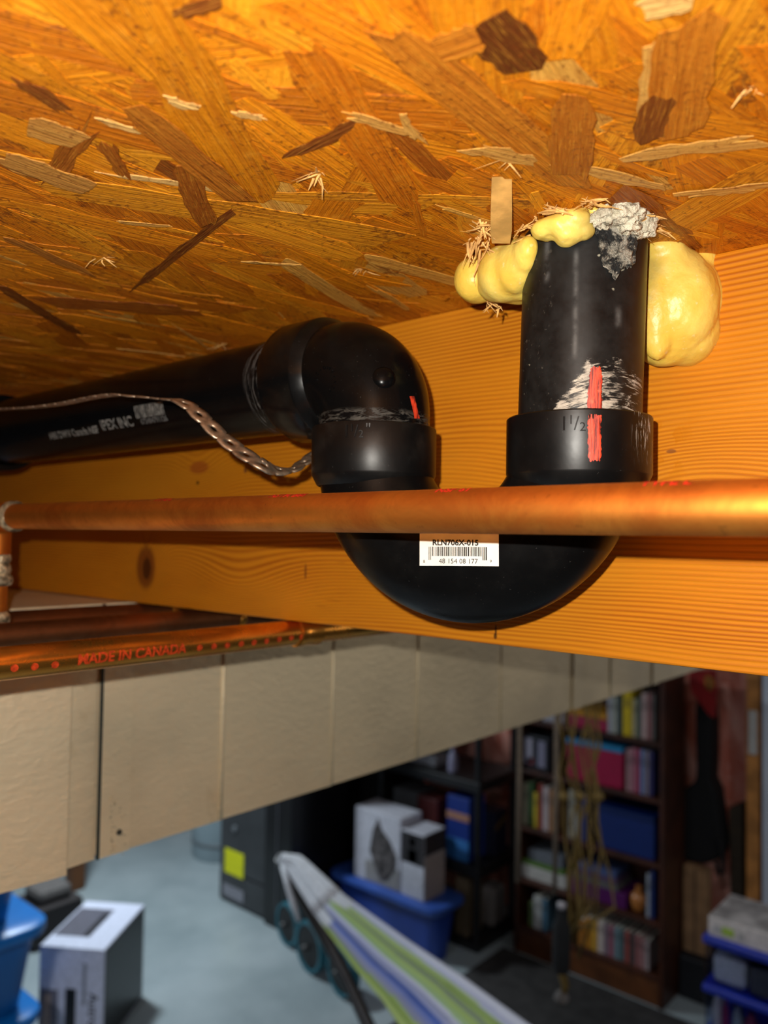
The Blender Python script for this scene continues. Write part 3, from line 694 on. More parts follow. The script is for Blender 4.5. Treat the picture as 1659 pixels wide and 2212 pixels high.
for z_, r_, mt in ((-.034, .0100, SOLDER), (-.041, .0112, SOLDER), (-.066, .0104, SOLDER)):
    MB().lathe([(.0080, -.004), (r_*.9, -.0035), (r_, -.001), (r_*.96, .002), (.0081, .0045)], (CX, ce+.012, CZ+z_), Zup, 24).build('solder_ring', mt, ri, smooth=True)
MB().lathe([(.008, -.012), (.0125, -.010), (.0125, .002), (.0110, .006), (.008, .010)], (CX, ce+.012, CZ-.085), Zup, 6).build('hex_fitting', simple('corroded_brass', (.42, .28, .10), .4, .7, .4, 150, .001), ri)
# pipes strapped under the joists, running away to the right
def low_pipe(px, py, px2, py2, Z, r, x0, x1, mat, label):
    a = onZ(px, py, Z); y = a.y; t = thing('copper_pipe', label, 'copper pipe', ((x0+x1)/2, y, H+Z)); MB().tube([(x0, y, H+Z), (x1*.5+x0*.5, y, H+Z), (x1, y, H+Z)], r, 36).build('tube', mat, t, smooth=True, auto=True); return t, y
LPZ = -.0645; LPR = .0083
lowp, LY = low_pipe(0, 1434, 0, 0, LPZ, LPR, -.15, .372, COP2, 'bright copper pipe with red lettering below the joist, left half in front of the duct')
lowp2 = tag(MB().tube([(.39, LY, H+LPZ), (.6, LY, H+LPZ), (.95, LY, H+LPZ)], LPR, 32).build('copper_pipe', COP2, smooth=True, auto=True), 'copper pipe continuing right past the coupling, tapering under the joist', 'copper pipe')
cpl = MB().lathe([(.0083, 0), (.0097, .0006), (.0099, .003), (.0097, .006), (.0094, .010), (.0097, .014), (.0099, .020), (.0083, .0216)], (.370, LY, H+LPZ), (1, 0, 0), 36).build('copper_coupling', COP2, smooth=True, auto=True)
tag(cpl, 'small copper coupling joining the two bright lower pipes near the joist', 'pipe coupling')
RED2 = simple('faded_red_ink', (.52, .05, .008), .45, .2, .35, 500)
def print_low(s, px, py, size):
    vs, fs = text_flat(s, size, 0, .0002); p = onY(px, py, LY-LPR*.9); a0 = math.asin(max(-1, min(1, (p.z-H-LPZ)/LPR)))
    out = [Vector((p.x+v.x, LY-math.cos(a0+v.y/LPR)*(LPR+.00022), H+LPZ+math.sin(a0+v.y/LPR)*(LPR+.00022))) for v in vs]; MB().add(out, fs).build('printed_lettering', RED2, lowp)
print_low('MADE IN CANADA', 290, 1413, .0078)
def dots(pl):
    for px, py in pl:
        p = onY(px, py, LY-LPR*.9); a0 = math.asin(max(-1, min(1, (p.z-H-LPZ)/LPR))); out = []
        for i in range(12): c, s_ = math.cos(i*math.pi/6)*.0019, math.sin(i*math.pi/6)*.0019; out.append(Vector((p.x+c, LY-math.cos(a0+s_/LPR)*(LPR+.00022), H+LPZ+math.sin(a0+s_/LPR)*(LPR+.00022))))
        MB().add(out, [tuple(range(12))]).build('printed_dot', RED2, lowp)
dots([(30, 1443), (74, 1440), (118, 1436), (430, 1399), (461, 1396), (490, 1394), (520, 1391), (548, 1388), (575, 1385), (602, 1381), (628, 1378), (650, 1376)])
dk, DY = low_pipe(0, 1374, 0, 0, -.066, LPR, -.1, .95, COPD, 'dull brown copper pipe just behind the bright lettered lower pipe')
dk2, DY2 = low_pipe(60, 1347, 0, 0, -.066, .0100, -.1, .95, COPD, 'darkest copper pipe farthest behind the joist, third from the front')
for px, py, yy in ((365, 1325, DY2), (512, 1345, DY)):
    p = onY(px, py, yy); c = MB(); q = Vector((p.x, yy, H-.066)); rr_ = .0100 if yy == DY else .0118
    c.lathe([(rr_-.001, -.003), (rr_, -.002), (rr_, .002), (rr_-.001, .003)], q, (1, 0, 0), 24); c.box(q+Vector((-.003, -.0012, rr_*.9)), q+Vector((.003, .0012, rr_*.9+.002)))
    tag(c.build('pipe_clip', COP2, bevel=.0004), 'pink copper clip on the %s pipe under the joist' % ('dull brown' if yy == DY else 'darkest'), 'pipe clip')

# ================================================================== DUCT
DY_ = .594; DT = H-.0565; DB = H-.259
duct = thing('air_duct', 'large galvanised sheet metal air duct running under the joists', 'duct', (.6, DY_, DB))
MB().box((-.6, DY_+.003, DB+.002), (4.30, DY_+.30, DT)).build('duct_body', GALV, duct, bevel=.002)
def panel(x0, x1, t0=0, t1=0, y=.0014, name='duct_panel', mt=GALV, th=.0014, bv=.0005):
    mb = MB(); vs = []
    nx = 8; nz = 5
    for s_ in (0, 1):
        for i in range(nx+1):
            for j in range(nz+1):
                u = i/nx; w_ = j/nz; bul = (1-(2*u-1)**2)*(1-(2*w_-1)**2)
                vs.append(Vector((x0+(x1-x0)*u, DY_+y-(t0*(1-u)+t1*u)-bul*.0010*(1 if mt is GALV else 0)+(th if s_ else 0), DB+(DT-DB)*w_)))
    S = (nx+1)*(nz+1); I = lambda s_, i, j: s_*S+i*(nz+1)+j; fs = []
    for i in range(nx):
        for j in range(nz): fs += [(I(0, i, j), I(0, i+1, j), I(0, i+1, j+1), I(0, i, j+1)), (I(1, i, j), I(1, i, j+1), I(1, i+1, j+1), I(1, i+1, j))]
    for i in range(nx): fs += [(I(0, i, 0), I(1, i, 0), I(1, i+1, 0), I(0, i+1, 0)), (I(0, i, nz), I(0, i+1, nz), I(1, i+1, nz), I(1, i, nz))]
    for j in range(nz): fs += [(I(0, 0, j), I(0, 0, j+1), I(1, 0, j+1), I(1, 0, j)), (I(0, nx, j), I(1, nx, j), I(1, nx, j+1), I(0, nx, j+1))]
    return mb.add(vs, fs).build(name, mt, duct, smooth=True, auto=True)
panel(-.58, .171); panel(.172, .311, -.001, .0125); panel(.3122, .3405, .0016, .0004)
panel(.3435, .3705, .0022, .0022, name='drive_cleat', mt=CLEAT)
panel(.3409, .3432, .0030, .0030, name='seam_shade_strip', mt=cm((.02, .028, .028), .6))  # dark strip laid in the seam gap as its painted shade
ed = [.3713, .4636, .6067, .7495, .93, 1.128]; tl = [(.0000, .0010), (-.0006, .0012), (0, .0009), (.0002, .0008), (0, .0006)]
for k in range(5): panel(ed[k], ed[k+1], *tl[k])
panel(1.130, 1.156, .004, .004, name='drive_cleat', mt=CLEAT)
for a, b in ((1.158, 1.262), (1.262, 1.43)): panel(a, b, 0, .001)
panel(1.432, 1.458, .004, .004, name='drive_cleat', mt=CLEAT); panel(1.46, 2.2); panel(2.2, 3.2); panel(3.2, 4.29)
for x_, w_ in ((.3118, .0016), (.4636, .0022), (.6067, .0019), (.7495, .0018), (.93, .0014), (1.262, .003)):
    MB().tube([(x_, DY_+.0005, DB+.001), (x_, DY_+.0005, (DB+DT)/2), (x_, DY_+.0005, DT-.001)], w_, 10).build('stiffening_bead', CLEAT, duct, smooth=True)
rr = random.Random(4)
mbd = MB()
for i in range(30):
    p = onY(rr.choice([242, 262])+rr.uniform(-6, 6), 1722+i*4.2, DY_-.0008); mbd.tube([p, p+Vector((rr.uniform(.001, .0024), 0, rr.uniform(-.0015, .0015)))], .0004, 6)
for j_, (c0_, n_) in enumerate(((245, 9), (263, 7))):
    pass
stp = mbd.build('stamped_marks', SOLDER, duct, smooth=True); stp['kind'] = 'stuff'
sc_ = onY(256, 1797, DY_); MB().lathe([(.0001, -.0022), (.0022, -.002), (.0026, 0)], sc_, VY, 12).build('screw', cm((.05, .045, .04), .4), duct)

# ================================================================== THINGS IN THE BASEMENT
def bx(lo, hi, name, mat, parent=None, bevel=.003, **k): return MB().box(lo, hi, **k).build(name, mat, parent, bevel=bevel)
def yz(px, py, X): p = onX(px, py, X); return p.y, p.z
# ---- bookcase
BX = 3.96; DKW = simple('dark_stained_wood', (.052, .013, .004), .45, 0, .35, 9, .001)
y0 = onX(1432, 2100, BX).y; y1 = onX(1111, 2000, BX).y; zt_ = onX(1430, 1470, BX).z
case = thing('bookcase', 'tall dark brown wooden bookcase full of books against the back wall', 'bookcase', (BX, (y0+y1)/2, 0))
bx((BX, y0, 0), (BX+.28, y0+.022, zt_), 'side_panel', DKW, case); bx((BX, y1-.022, 0), (BX+.28, y1, zt_), 'side_panel', DKW, case)
bx((BX+.27, y0+.023, .02), (BX+.279, y1-.023, zt_-.02), 'back_panel', DKW, case); bx((BX, y0+.023, zt_-.024), (BX+.268, y1-.023, zt_), 'top_panel', DKW, case)
SZ = [onX(1418, q, BX).z for q in (1605, 1728, 1868, 1995)]+[onX(1418, 2112, BX).z]
for z_ in SZ: bx((BX+.002, y0+.023, z_-.022), (BX+.268, y1-.023, z_), 'shelf', DKW, case)
bx((BX+.01, y0+.023, 0), (BX+.03, y1-.023, SZ[4]-.023), 'plinth', simple('plinth_wood', (.11, .034, .008), .5, 0, .3, 9), case)
SN = ['top shelf', 'second shelf', 'third shelf', 'fourth shelf', 'bottom shelf']
PAGES = cm((.62, .58, .48), .8)
def book(px0, px1, pyt, shelf, col, label, tilt=0, group=None):
    X = BX+.035; ya = onX(px1-.4, pyt+40, X).y; yb = onX(px0+.4, pyt+40, X).y; z0 = SZ[shelf]+.0005; z1 = onX((px0+px1)/2, pyt, X).z
    ya = max(ya, y0+.024); yb = min(yb, y1-.024); t = min(.003, (yb-ya)*.2); z1 = max(z1, z0+.08)
    o = MB(); o.box((X, ya, z0), (X+.004, yb, z1)); o.box((X+.004, ya, z0), (X+.17, ya+t, z1)); o.box((X+.004, yb-t, z0), (X+.17, yb, z1))
    b = thing('book', label, 'book', (X+.085, (ya+yb)/2, z0), group)
    c = o.build('cover', cm(col, .5, 'book_cover'), b); MB().box((X+.0045, ya+t+.0003, z0+.004), (X+.165, yb-t-.0003, z1-.004)).build('pages', PAGES, b)
    MB().box((X-.0012, ya+(yb-ya)*.2, z0+(z1-z0)*.62), (X-.0001, yb-(yb-ya)*.2, z0+(z1-z0)*.82)).build('title_band', cm(tuple(c*.55+.01 for c in col), .6), b)
    if tilt:
        b.rotation_euler = (math.radians(tilt), 0, 0)
ORD = ['first', 'second', 'third', 'fourth', 'fifth', 'sixth', 'seventh', 'eighth', 'ninth', 'tenth', 'eleventh', 'twelfth', 'thirteenth']
def row(items, shelf, where, tilt=0):
    for i, (a, b_, t_, c, nm) in enumerate(items):
        book(a, b_, t_, shelf, c, '%s book, %s from the left of those %s' % (nm, ORD[i], where), tilt, 'books '+where)
row([(1312, 1322, 1505, (.42, .42, .46), 'light grey'), (1323, 1333, 1506, (.40, .42, .36), 'pale grey-green'), (1334, 1344, 1507, (.035, .06, .06), 'dark green'), (1345, 1365, 1492, (.62, .44, .005), 'bright yellow'),
     (1366, 1375, 1510, (.42, .36, .20), 'cream'), (1376, 1384, 1506, (.08, .12, .10), 'grey-green'), (1385, 1398, 1497, (.46, .32, .30), 'pale pink'), (1399, 1407, 1498, (.30, .12, .12), 'dull red'), (1408, 1415, 1500, (.14, .12, .11), 'brown-grey')], 0, 'on the top shelf')
row([(1352, 1362, 1618, (.36, .19, .20), 'dusty pink'), (1363, 1371, 1616, (.42, .17, .22), 'rose'), (1372, 1382, 1618, (.32, .05, .10), 'crimson'), (1383, 1391, 1620, (.16, .22, .42), 'light blue'), (1392, 1402, 1622, (.20, .17, .22), 'grey-violet'), (1403, 1411, 1624, (.03, .025, .12), 'navy')], 1, 'right on the second shelf')
row([(1129, 1140, 1692, (.28, .26, .17), 'beige'), (1141, 1151, 1690, (.04, .10, .03), 'dark green'), (1152, 1161, 1712, (.45, .34, .02), 'short yellow'), (1162, 1171, 1694, (.24, .03, .02), 'brick red'), (1172, 1185, 1700, (.42, .34, .34), 'pinkish white'), (1186, 1197, 1706, (.28, .13, .05), 'tan')], 2, 'left on the third shelf')
row([(1228, 1238, 1706, (.32, .29, .22), 'beige-grey'), (1239, 1252, 1708, (.30, .30, .28), 'grey'), (1253, 1266, 1716, (.03, .04, .14), 'dark blue')], 2, 'in the middle of the third shelf')
row([(1142, 1151, 1948, (.07, .12, .03), 'olive'), (1152, 1170, 1936, (.36, .36, .35), 'white'), (1171, 1182, 1942, (.05, .12, .18), 'teal')], 4, 'left on the bottom shelf')
row([(1246, 1262, 1986, (.30, .11, .01), 'dark orange'), (1263, 1276, 1982, (.40, .16, .01), 'orange'), (1277, 1290, 1984, (.50, .27, .03), 'amber'), (1291, 1304, 1990, (.50, .42, .38), 'cream'), (1305, 1315, 1996, (.22, .15, .19), 'mauve'), (1316, 1325, 2000, (.30, .10, .14), 'maroon'), (1326, 1337, 2003, (.15, .22, .25), 'grey-blue'),
     (1338, 1348, 2008, (.08, .13, .14), 'dark teal'), (1349, 1360, 2012, (.26, .06, .05), 'dark red'), (1361, 1370, 2016, (.06, .05, .05), 'black'), (1371, 1382, 2020, (.26, .10, .10), 'brownish pink'), (1383, 1392, 2026, (.32, .16, .16), 'pink'), (1393, 1402, 2032, (.30, .24, .24), 'pale grey')], 4, 'right on the bottom shelf')
def sbox(px0, px1, pyt, shelf, col, label, cat, name, dep=.2, lift=0, lid=None, X=None, group=None, pyb=None):
    X = X or BX+.03; ym = (onX(px0, pyt+30, X).y, onX(px1, pyt+30, X).y); z0 = SZ[shelf]+lift+.0005; z1 = onX((px0+px1)/2, pyt, X).z
    if pyb: z1 = z0+(onX(px0, pyt, X).z-onX(px0, pyb, X).z)
    lo = (X, max(ym[1], y0+.024), z0); hi = (X+dep, min(ym[0], y1-.024), z1)
    if lid is None: o = tag(bx(lo, hi, name, cm(col, .5), None, .004), label, cat, group); return o, lo, hi
    t = thing(name, label, cat, (X+dep/2, sum(ym)/2, z0), group); hz = (z1-z0)*.14
    bx(lo, (hi[0], hi[1], z1-hz), 'box_body', cm(col, .5), t, .004); bx((X-.006, lo[1]-.0003, z1-hz+.0005), (hi[0]+.003, hi[1]+.0003, z1), 'lid', cm(lid, .4), t, .003); return t, lo, hi
sbox(1224, 1345, 1604, 1, (.34, .0, .045), 'magenta storage box with sky blue lid on the second bookcase shelf', 'storage box', 'storage_box', .22, lid=(.02, .22, .45))
sbox(1291, 1414, 1752, 2, (.0, .016, .13), 'large deep blue storage bin on the third bookcase shelf', 'storage box', 'storage_bin', .23, lid=(.0, .012, .09))
t, lo, hi = sbox(1230, 1311, 1568, 0, (.36, .01, .06), 'magenta boxed game lying under a yellow one on the top shelf', 'box', 'game_box', .2, pyb=1592, lid=(.42, .03, .10))
zz = SZ[0]+(onX(1230, 1568, BX+.03).z-onX(1230, 1592, BX+.03).z)+.001
tag(bx((lo[0], lo[1], zz), (lo[0]+.2, hi[1], zz+.036), 'game_box', cm((.50, .22, .005), .5), None, .004), 'flat yellow box lying on the magenta game on the top shelf', 'box')
sbox(1172, 1216, 1556, 0, (.42, .40, .44), 'small white box left of the magenta game on the top shelf', 'box', 'small_box', .16, pyb=1590)
ph, lo, hi = sbox(1128, 1186, 1590, 1, (.01, .01, .014), 'black photo box with pale figures at the left of the second shelf', 'box', 'photo_box', .12)
for a, b_, t_, u_, c in ((1134, 1150, 1592, 1650, (.36, .34, .42)), (1162, 1178, 1600, 1660, (.20, .19, .27)), (1138, 1152, 1634, 1652, (.34, .08, .10))):
    p = onX(a, t_, lo[0]); q = onX(b_, u_, lo[0]); bx((lo[0]-.003, q.y, q.z), (lo[0]-.0003, p.y, p.z), 'printed_figure', cm(c, .5), ph, .001)
sbox(1122, 1222, 1880, 3, (.42, .40, .37), 'thick white box lying at the left of the fourth shelf', 'box', 'flat_box', .2, pyb=1908)
zz = SZ[3]+(onX(1122, 1880, BX+.03).z-onX(1122, 1908, BX+.03).z)+.001; yy0 = onX(1218, 1850, BX+.03).y; yy1 = min(y1-.026, onX(1124, 1850, BX+.03).y)
tag(bx((BX+.03, yy0, zz), (BX+.26, yy1, zz+.022), 'flat_box', cm((.08, .16, .02), .5), None, .003), 'thin green box on the thick white box on the fourth shelf', 'box')
tag(bx((BX+.05, yy0+.02, zz+.023), (BX+.24, yy1-.03, zz+.085), 'flat_box', cm((.12, .13, .15), .5), None, .003), 'grey box, topmost of the stack at the left of the fourth shelf', 'box')
sbox(1232, 1352, 1950, 3, (.075, .0, .085), 'dark purple box lying in the middle of the fourth shelf', 'box', 'flat_box', .22, pyb=1982)
zz = SZ[3]+(onX(1232, 1950, BX+.03).z-onX(1232, 1982, BX+.03).z)+.001; yy0 = onX(1334, 1900, BX+.03).y; yy1 = onX(1238, 1900, BX+.03).y
for i, (c, nm) in enumerate((((.10, .10, .09), 'grey'), ((.09, .05, .10), 'dull violet'), ((.06, .09, .22), 'light blue'))):
    tag(bx((BX+.03+.008*i, yy0+.01*i, zz+.0275*i), (BX+.22, yy1-.006*i, zz+.0265+.0275*i), 'game_box', cm(c, .5), None, .002), '%s flat game box, %s on the purple box' % (nm, ('lowest', 'middle one', 'topmost')[i]), 'box', 'game boxes on the purple box')
zz = SZ[3]; p = onX(1376, 1950, BX+.06)
mb = MB(); mb.lathe([(.001, 0), (.028, .004), (.040, .030), (.043, .050), (.036, .078), (.018, .092), (.014, .115), (.018, .12), (.001, .121)], (BX+.08, p.y, zz+.0005), Zup, 28)
tag(mb.build('orange_jug', simple('orange_glaze', (.42, .15, .03), .3, 0, .3, 40), smooth=True, auto=True), 'round orange ceramic jug at the right of the fourth shelf', 'jug')
row([(1396, 1404, 1888, (.28, .30, .34), 'grey-white'), (1405, 1413, 1880, (.01, .025, .14), 'dark blue')], 3, 'right on the fourth shelf')
# ---- dark mat
MATM = simple('dark_rubber_mat', (.030, .028, .027), .8, 0, .3, 14, .002); a = onZ(1110, 2036, -H); b_ = onZ(975, 2124, -H)
tag(bx((1.2, .9, 0), (BX-.02, (a.y+b_.y)/2, .012), 'floor_mat', MATM), 'large dark grey mat on the floor in front of the bookcase', 'mat')
# ---- black shelving unit
SX = 3.80; a = onX(1031, 2050, SX); ys = a.y; BLK = simple('black_plastic', (.0055, .0055, .006), .5, 0, .3, 20)
unit = thing('shelving_unit', 'black plastic shelving unit left of the bookcase loaded with boxes', 'shelving unit', (SX+.2, ys+.4, 0))
zu = [onX(1022, q, SX).z for q in (2050, 1885, 1700)]
for xx in (SX, SX+.37):
    for y_ in (ys, ys+.72): MB().lathe([(.001, 0), (.028, 0), (.028, .03), (.020, .04), (.020, 1.52), (.028, 1.53), (.028, 1.56), (.001, 1.56)], (xx+.02, y_+.02, 0), Zup, 16).build('post', BLK, unit, smooth=True, auto=True)
for z_ in zu: bx((SX-.008, ys-.008, z_-.03), (SX+.418, ys+.768, z_+.03), 'shelf', BLK, unit, .006)
bx((SX-.008, ys-.008, 1.49), (SX+.418, ys+.768, 1.53), 'shelf', BLK, unit, .006)
def ubox(px0, px1, pyt, zi, col, label, name='box', dep=.16, X=None, off=0):
    X = X or SX+.03; ya = onX(px1, pyt, X).y; yb = onX(px0, pyt, X).y; z0 = zu[zi]+.031+off; z1 = onX((px0+px1)/2, pyt, X).z
    t = thing(name, label, 'box', (X+dep/2, (ya+yb)/2, z0)); bx((X, ya, z0), (X+dep, yb, z1), 'carton', cm(col, .5), t, .004); return t, X, ya, yb, z0, z1
t, X, ya, yb, z0, z1 = ubox(966, 1014, 1722, 1, (.008, .03, .20), 'bright blue box with orange strip on the middle shelf of the black unit')
h_ = z1-z0
bx((X-.003, ya, z0), (X-.0003, yb, z0+h_*.33), 'label_panel', cm((.03, .14, .38), .5), t, .001); bx((X-.003, ya, z0+h_*.63), (X-.0003, yb, z0+h_*.75), 'label_panel', cm((.36, .18, .12), .5), t, .001)
X2 = SX+.20; t = thing('box', 'dark navy puzzle box with golden scene on the middle shelf', 'box', (X2, ys+.1, zu[1]+.031)); bx((X2, ys+.03, zu[1]+.031), (X2+.14, ys+.18, zu[1]+.28), 'carton', cm((.012, .014, .035), .5), t, .004)
MB().add([(X2+.02, ys+.028, zu[1]+.17), (X2+.125, ys+.028, zu[1]+.22), (X2+.125, ys+.028, zu[1]+.25), (X2+.02, ys+.028, zu[1]+.20), (X2+.02, ys+.0299, zu[1]+.17), (X2+.125, ys+.0299, zu[1]+.22), (X2+.125, ys+.0299, zu[1]+.25), (X2+.02, ys+.0299, zu[1]+.20)], [(0, 1, 2, 3), (4, 7, 6, 5), (0, 4, 5, 1), (1, 5, 6, 2), (2, 6, 7, 3), (3, 7, 4, 0)]).build('printed_scene', cm((.16, .09, .02), .6), t)
t = thing('box', 'beige rounded board box on the lowest shelf of the black unit', 'box', (X2, ys+.1, zu[0]+.031)); bx((X2, ys+.03, zu[0]+.031), (X2+.15, ys+.16, zu[0]+.26), 'carton', cm((.16, .14, .13), .6), t, .03)
ubox(984, 1012, 1898, 0, (.14, .10, .06), 'brown carton at the left of the lowest shelf of the black unit', dep=.14)
t, X, ya, yb, z0, z1 = ubox(866, 940, 1628, 2, (.30, .31, .34), 'pale grey flat box on the upper shelf of the black unit', dep=.12, X=SX+.07)
X = SX+.05
tag(MB().lathe([(.001, 0), (.03, .002), (.032, .05), (.026, .10), (.012, .12), (.012, .135), (.001, .136)], (X+.03, onX(972, 1660, X).y, zu[2]+.031), Zup, 20).build('bottle', cm((.24, .23, .33), .3), smooth=True, auto=True), 'lilac bottle on the upper shelf of the black unit', 'bottle')
t = thing('box', 'grey and teal carton at the back of the upper shelf', 'box', (SX+.25, ys+.55, zu[2])); bx((SX+.2, onX(945, 1640, SX+.2).y, zu[2]+.031), (SX+.35, onX(905, 1640, SX+.2).y, zu[2]+.15), 'carton', cm((.05, .09, .10), .5), t, .004)
def midbox(px0, px1, pyt, col, label, X=SX+.02):
    ya = onX(px1, pyt, X).y; yb = onX(px0, pyt, X).y; z0 = zu[1]+.031; z1 = onX(px0, pyt, X).z
    tag(bx((X, ya, z0), (X+.2, yb, z1), 'carton', cm(col, .5), None, .004), label, 'box')
midbox(902, 945, 1718, (.07, .012, .012), 'dark red carton behind the white boxes on the middle shelf'); midbox(850, 900, 1700, (.08, .085, .09), 'grey carton left of the dark red carton on the middle shelf')
# ---- blue tub and boxes on it
TBM = simple('blue_tub_plastic', (.014, .045, .26), .42, 0, .15, 4); TBL = simple('blue_lid_plastic', (.030, .085, .36), .4, 0, .12, 4)
c0_ = onZ(936, 2100, -H); X0 = c0_.x; Y0 = c0_.y; ztub = onX(928, 1962, X0).z; Y1 = onX(717, 1885, X0).y; X1 = min(onY(1004, 1922, Y0).x, SX-.02)
tub = thing('storage_tub', 'big royal blue lidded plastic tub carrying two white photo boxes', 'storage tub', ((X0+X1)/2, (Y0+Y1)/2, 0))
def rrect(x0, x1, y0, y1, r, z, n=5):
    out = []
    for cx_, cy_, a0 in ((x1-r, y1-r, 0), (x0+r, y1-r, 90), (x0+r, y0+r, 180), (x1-r, y0+r, 270)):
        for i in range(n+1): a = math.radians(a0+90*i/n); out.append(Vector((cx_+r*math.cos(a), cy_+r*math.sin(a), z)))
    return out
def rbody(rings, name, mat, parent):
    n = len(rings[0]); vs = [v for r in rings for v in r]; fs = [(k*n+i, k*n+(i+1) % n, (k+1)*n+(i+1) % n, (k+1)*n+i) for k in range(len(rings)-1) for i in range(n)]
    fs += [tuple(range(n))[::-1], tuple(range((len(rings)-1)*n, len(rings)*n))]; return MB().add(vs, fs).build(name, mat, parent, smooth=True, auto=True)
def tubthing(t, x0, x1, y0_, y1_, z0, z1, bm, lm, lidh=.03, rim=.03, taper=.04, r=.06):
    rbody([rrect(x0+taper, x1-taper, y0_+taper, y1_-taper, r, z0), rrect(x0+.008, x1-.008, y0_+.008, y1_-.008, r, z1-lidh)], 'tub_body', bm, t)
    rbody([rrect(x0-rim*.6, x1+rim*.6, y0_-rim*.6, y1_+rim*.6, r, z1-lidh*1.5), rrect(x0-rim, x1+rim, y0_-rim, y1_+rim, r+.01, z1-lidh*.9), rrect(x0-rim*.9, x1+rim*.9, y0_-rim*.9, y1_+rim*.9, r+.01, z1-lidh*.2), rrect(x0-rim*.5, x1+rim*.5, y0_-rim*.5, y1_+rim*.5, r, z1)], 'lid', lm, t)
tubthing(tub, X0+.01, X1-.03, Y0+.0, Y1, 0, ztub, TBM, TBL)
for q in range(4): y_ = Y0+.08+q*.035; bx((X1-.035-q*.0, Y0-.002, .02), (X1-.03, Y0+.002, .03), 'rib', TBM, tub, 0) if q == 0 else None
WB = cm((.50, .50, .56), .5)
def photobox(px0, px1, pyt, X, dep, label, parts, Yside=None):
    yb = onX(px0, pyt, X).y; ya = onX(px1, pyt, X).y; z0 = ztub+.0005; z1 = onX(px0, pyt, X).z
    t = thing('product_box', label, 'box', (X+dep/2, (ya+yb)/2, z0)); bx((X, ya, z0), (X+dep, yb, z1), 'carton', WB, t, .004)
    for a, b_, c_, d_, col in parts:      # fractions across (left to right) and up
        bx((X-.003, yb-(yb-ya)*b_, z0+(z1-z0)*c_), (X-.0003, yb-(yb-ya)*a, z0+(z1-z0)*d_), 'printed_panel', cm(col, .5), t, .001)
    return t, ya, yb, z0, z1
XA = X0+.03
t, ya, yb, z0, z1 = photobox(768, 866, 1740, XA, .19, 'white product box with dark machine photo on the blue tub', [(.25, .98, .02, .30, (.26, .25, .25))])
pts_ = [(.35, .45), (.42, .75), (.52, .92), (.60, .78), (.78, .66), (.92, .48), (.90, .30), (.75, .12), (.60, .08), (.48, .22)]
vs = [Vector((XA-.006, yb-(yb-ya)*a, z0+(z1-z0)*b_)) for a, b_ in pts_]+[Vector((XA-.0005, yb-(yb-ya)*a, z0+(z1-z0)*b_)) for a, b_ in pts_]; n = len(pts_)
MB().add(vs, [tuple(range(n)), tuple(range(n, 2*n))[::-1]]+[(i, n+i, n+(i+1) % n, (i+1) % n) for i in range(n)]).build('machine_photo', simple('machine_photo', (.075, .065, .065), .6, 0, .8, 26), t)
t, ya, yb, z0, z1 = photobox(868, 917, 1790, XA, .19, 'smaller white and tan product box at the right end of the blue tub', [(0, 1, .52, .98, (.022, .018, .02)), (.3, .7, .54, .74, (.40, .39, .45)), (.36, .62, .78, .92, (.30, .28, .32))])
bx((XA+.004, ya-.003, z0), (XA+.186, ya-.0003, z0+(z1-z0)*.66), 'printed_panel', cm((.34, .27, .24), .6), t, .001); bx((XA+.004, ya-.003, z0+(z1-z0)*.67), (XA+.186, ya-.0003, z1-.003), 'printed_panel', cm((.03, .02, .018), .6), t, .001)
# ---- tall dark cabinet behind the tub
cb = thing('storage_cabinet', 'tall black cabinet behind the hammock, between furnace and shelving', 'cabinet', (4.05, 3.9, 0)); CBM = simple('near_black_cabinet', (.008, .0065, .005), .5, 0, .3, 6)
bx((3.92, 3.42, 0), (4.4, 4.52, 1.75), 'carcass', CBM, cb, .006)
for ya, yb in ((3.43, 3.965), (3.975, 4.51)): d_ = bx((3.90, ya, .03), (3.919, yb, 1.73), 'door', CBM, cb, .004); bx((3.885, (ya if ya > 3.9 else yb)+(.03 if ya > 3.9 else -.045), .9), (3.8995, (ya if ya > 3.9 else yb)+(.045 if ya > 3.9 else -.03), 1.05), 'handle', cm((.03, .03, .03), .4), d_, .003)
# ---- furnace and tank
a = onZ(473, 1942, -H); b_ = onZ(572, 1990, -H); FX = (a.x+b_.x)/2; fy0 = onX(574, 1900, FX).y; fy1 = onX(472, 1900, FX).y
fur = thing('furnace', 'dark grey furnace cabinet with yellow energy sticker', 'furnace', (FX+.3, (fy0+fy1)/2, 0)); FM_ = simple('charcoal_sheet_metal', (.042, .044, .047), .45, .2, .15, 6)
zs = onX(520, 1893, FX).z
bx((FX+.012, fy0, 0), (FX+.62, fy1, 1.60), 'housing', FM_, fur, .008); bx((FX, fy0+.012, .02), (FX+.0115, fy1-.012, zs-.008), 'access_panel', FM_, fur, .004); bx((FX, fy0+.012, zs+.008), (FX+.0115, fy1-.012, 1.58), 'access_panel', FM_, fur, .004)
def onF(px0, px1, py0, py1, col, name): p = onX(px0, py0, FX); q = onX(px1, py1, FX); return bx((FX-.004, min(p.y, q.y), min(p.z, q.z)), (FX-.0003, max(p.y, q.y), max(p.z, q.z)), name, cm(col, .5), fur, .001)
onF(487, 526, 1830, 1900, (.62, .62, .0), 'yellow_sticker'); onF(483, 526, 1906, 1952, (.20, .20, .23), 'rating_label')
p = onX(508, 1790, FX); MB().lathe([(.001, -.012), (.018, -.012), (.02, 0)], p, (1, 0, 0), 20).build('inspection_port', cm((.12, .13, .14), .3), fur, smooth=True, auto=True)
bl = tag(MB().box((FX-.02, fy0-.24, 0), (FX+.45, fy0-.01, 1.62)).build('black_cabinet', simple('gloss_black_metal', (.006, .0055, .006), .3), bevel=.006), 'narrow glossy black locker right of the furnace', 'locker')
bx((FX-.024, fy0-.125, .1), (FX-.0205, fy0-.115, 1.55), 'door_seam', cm((.06, .06, .07), .3), bl, .001)
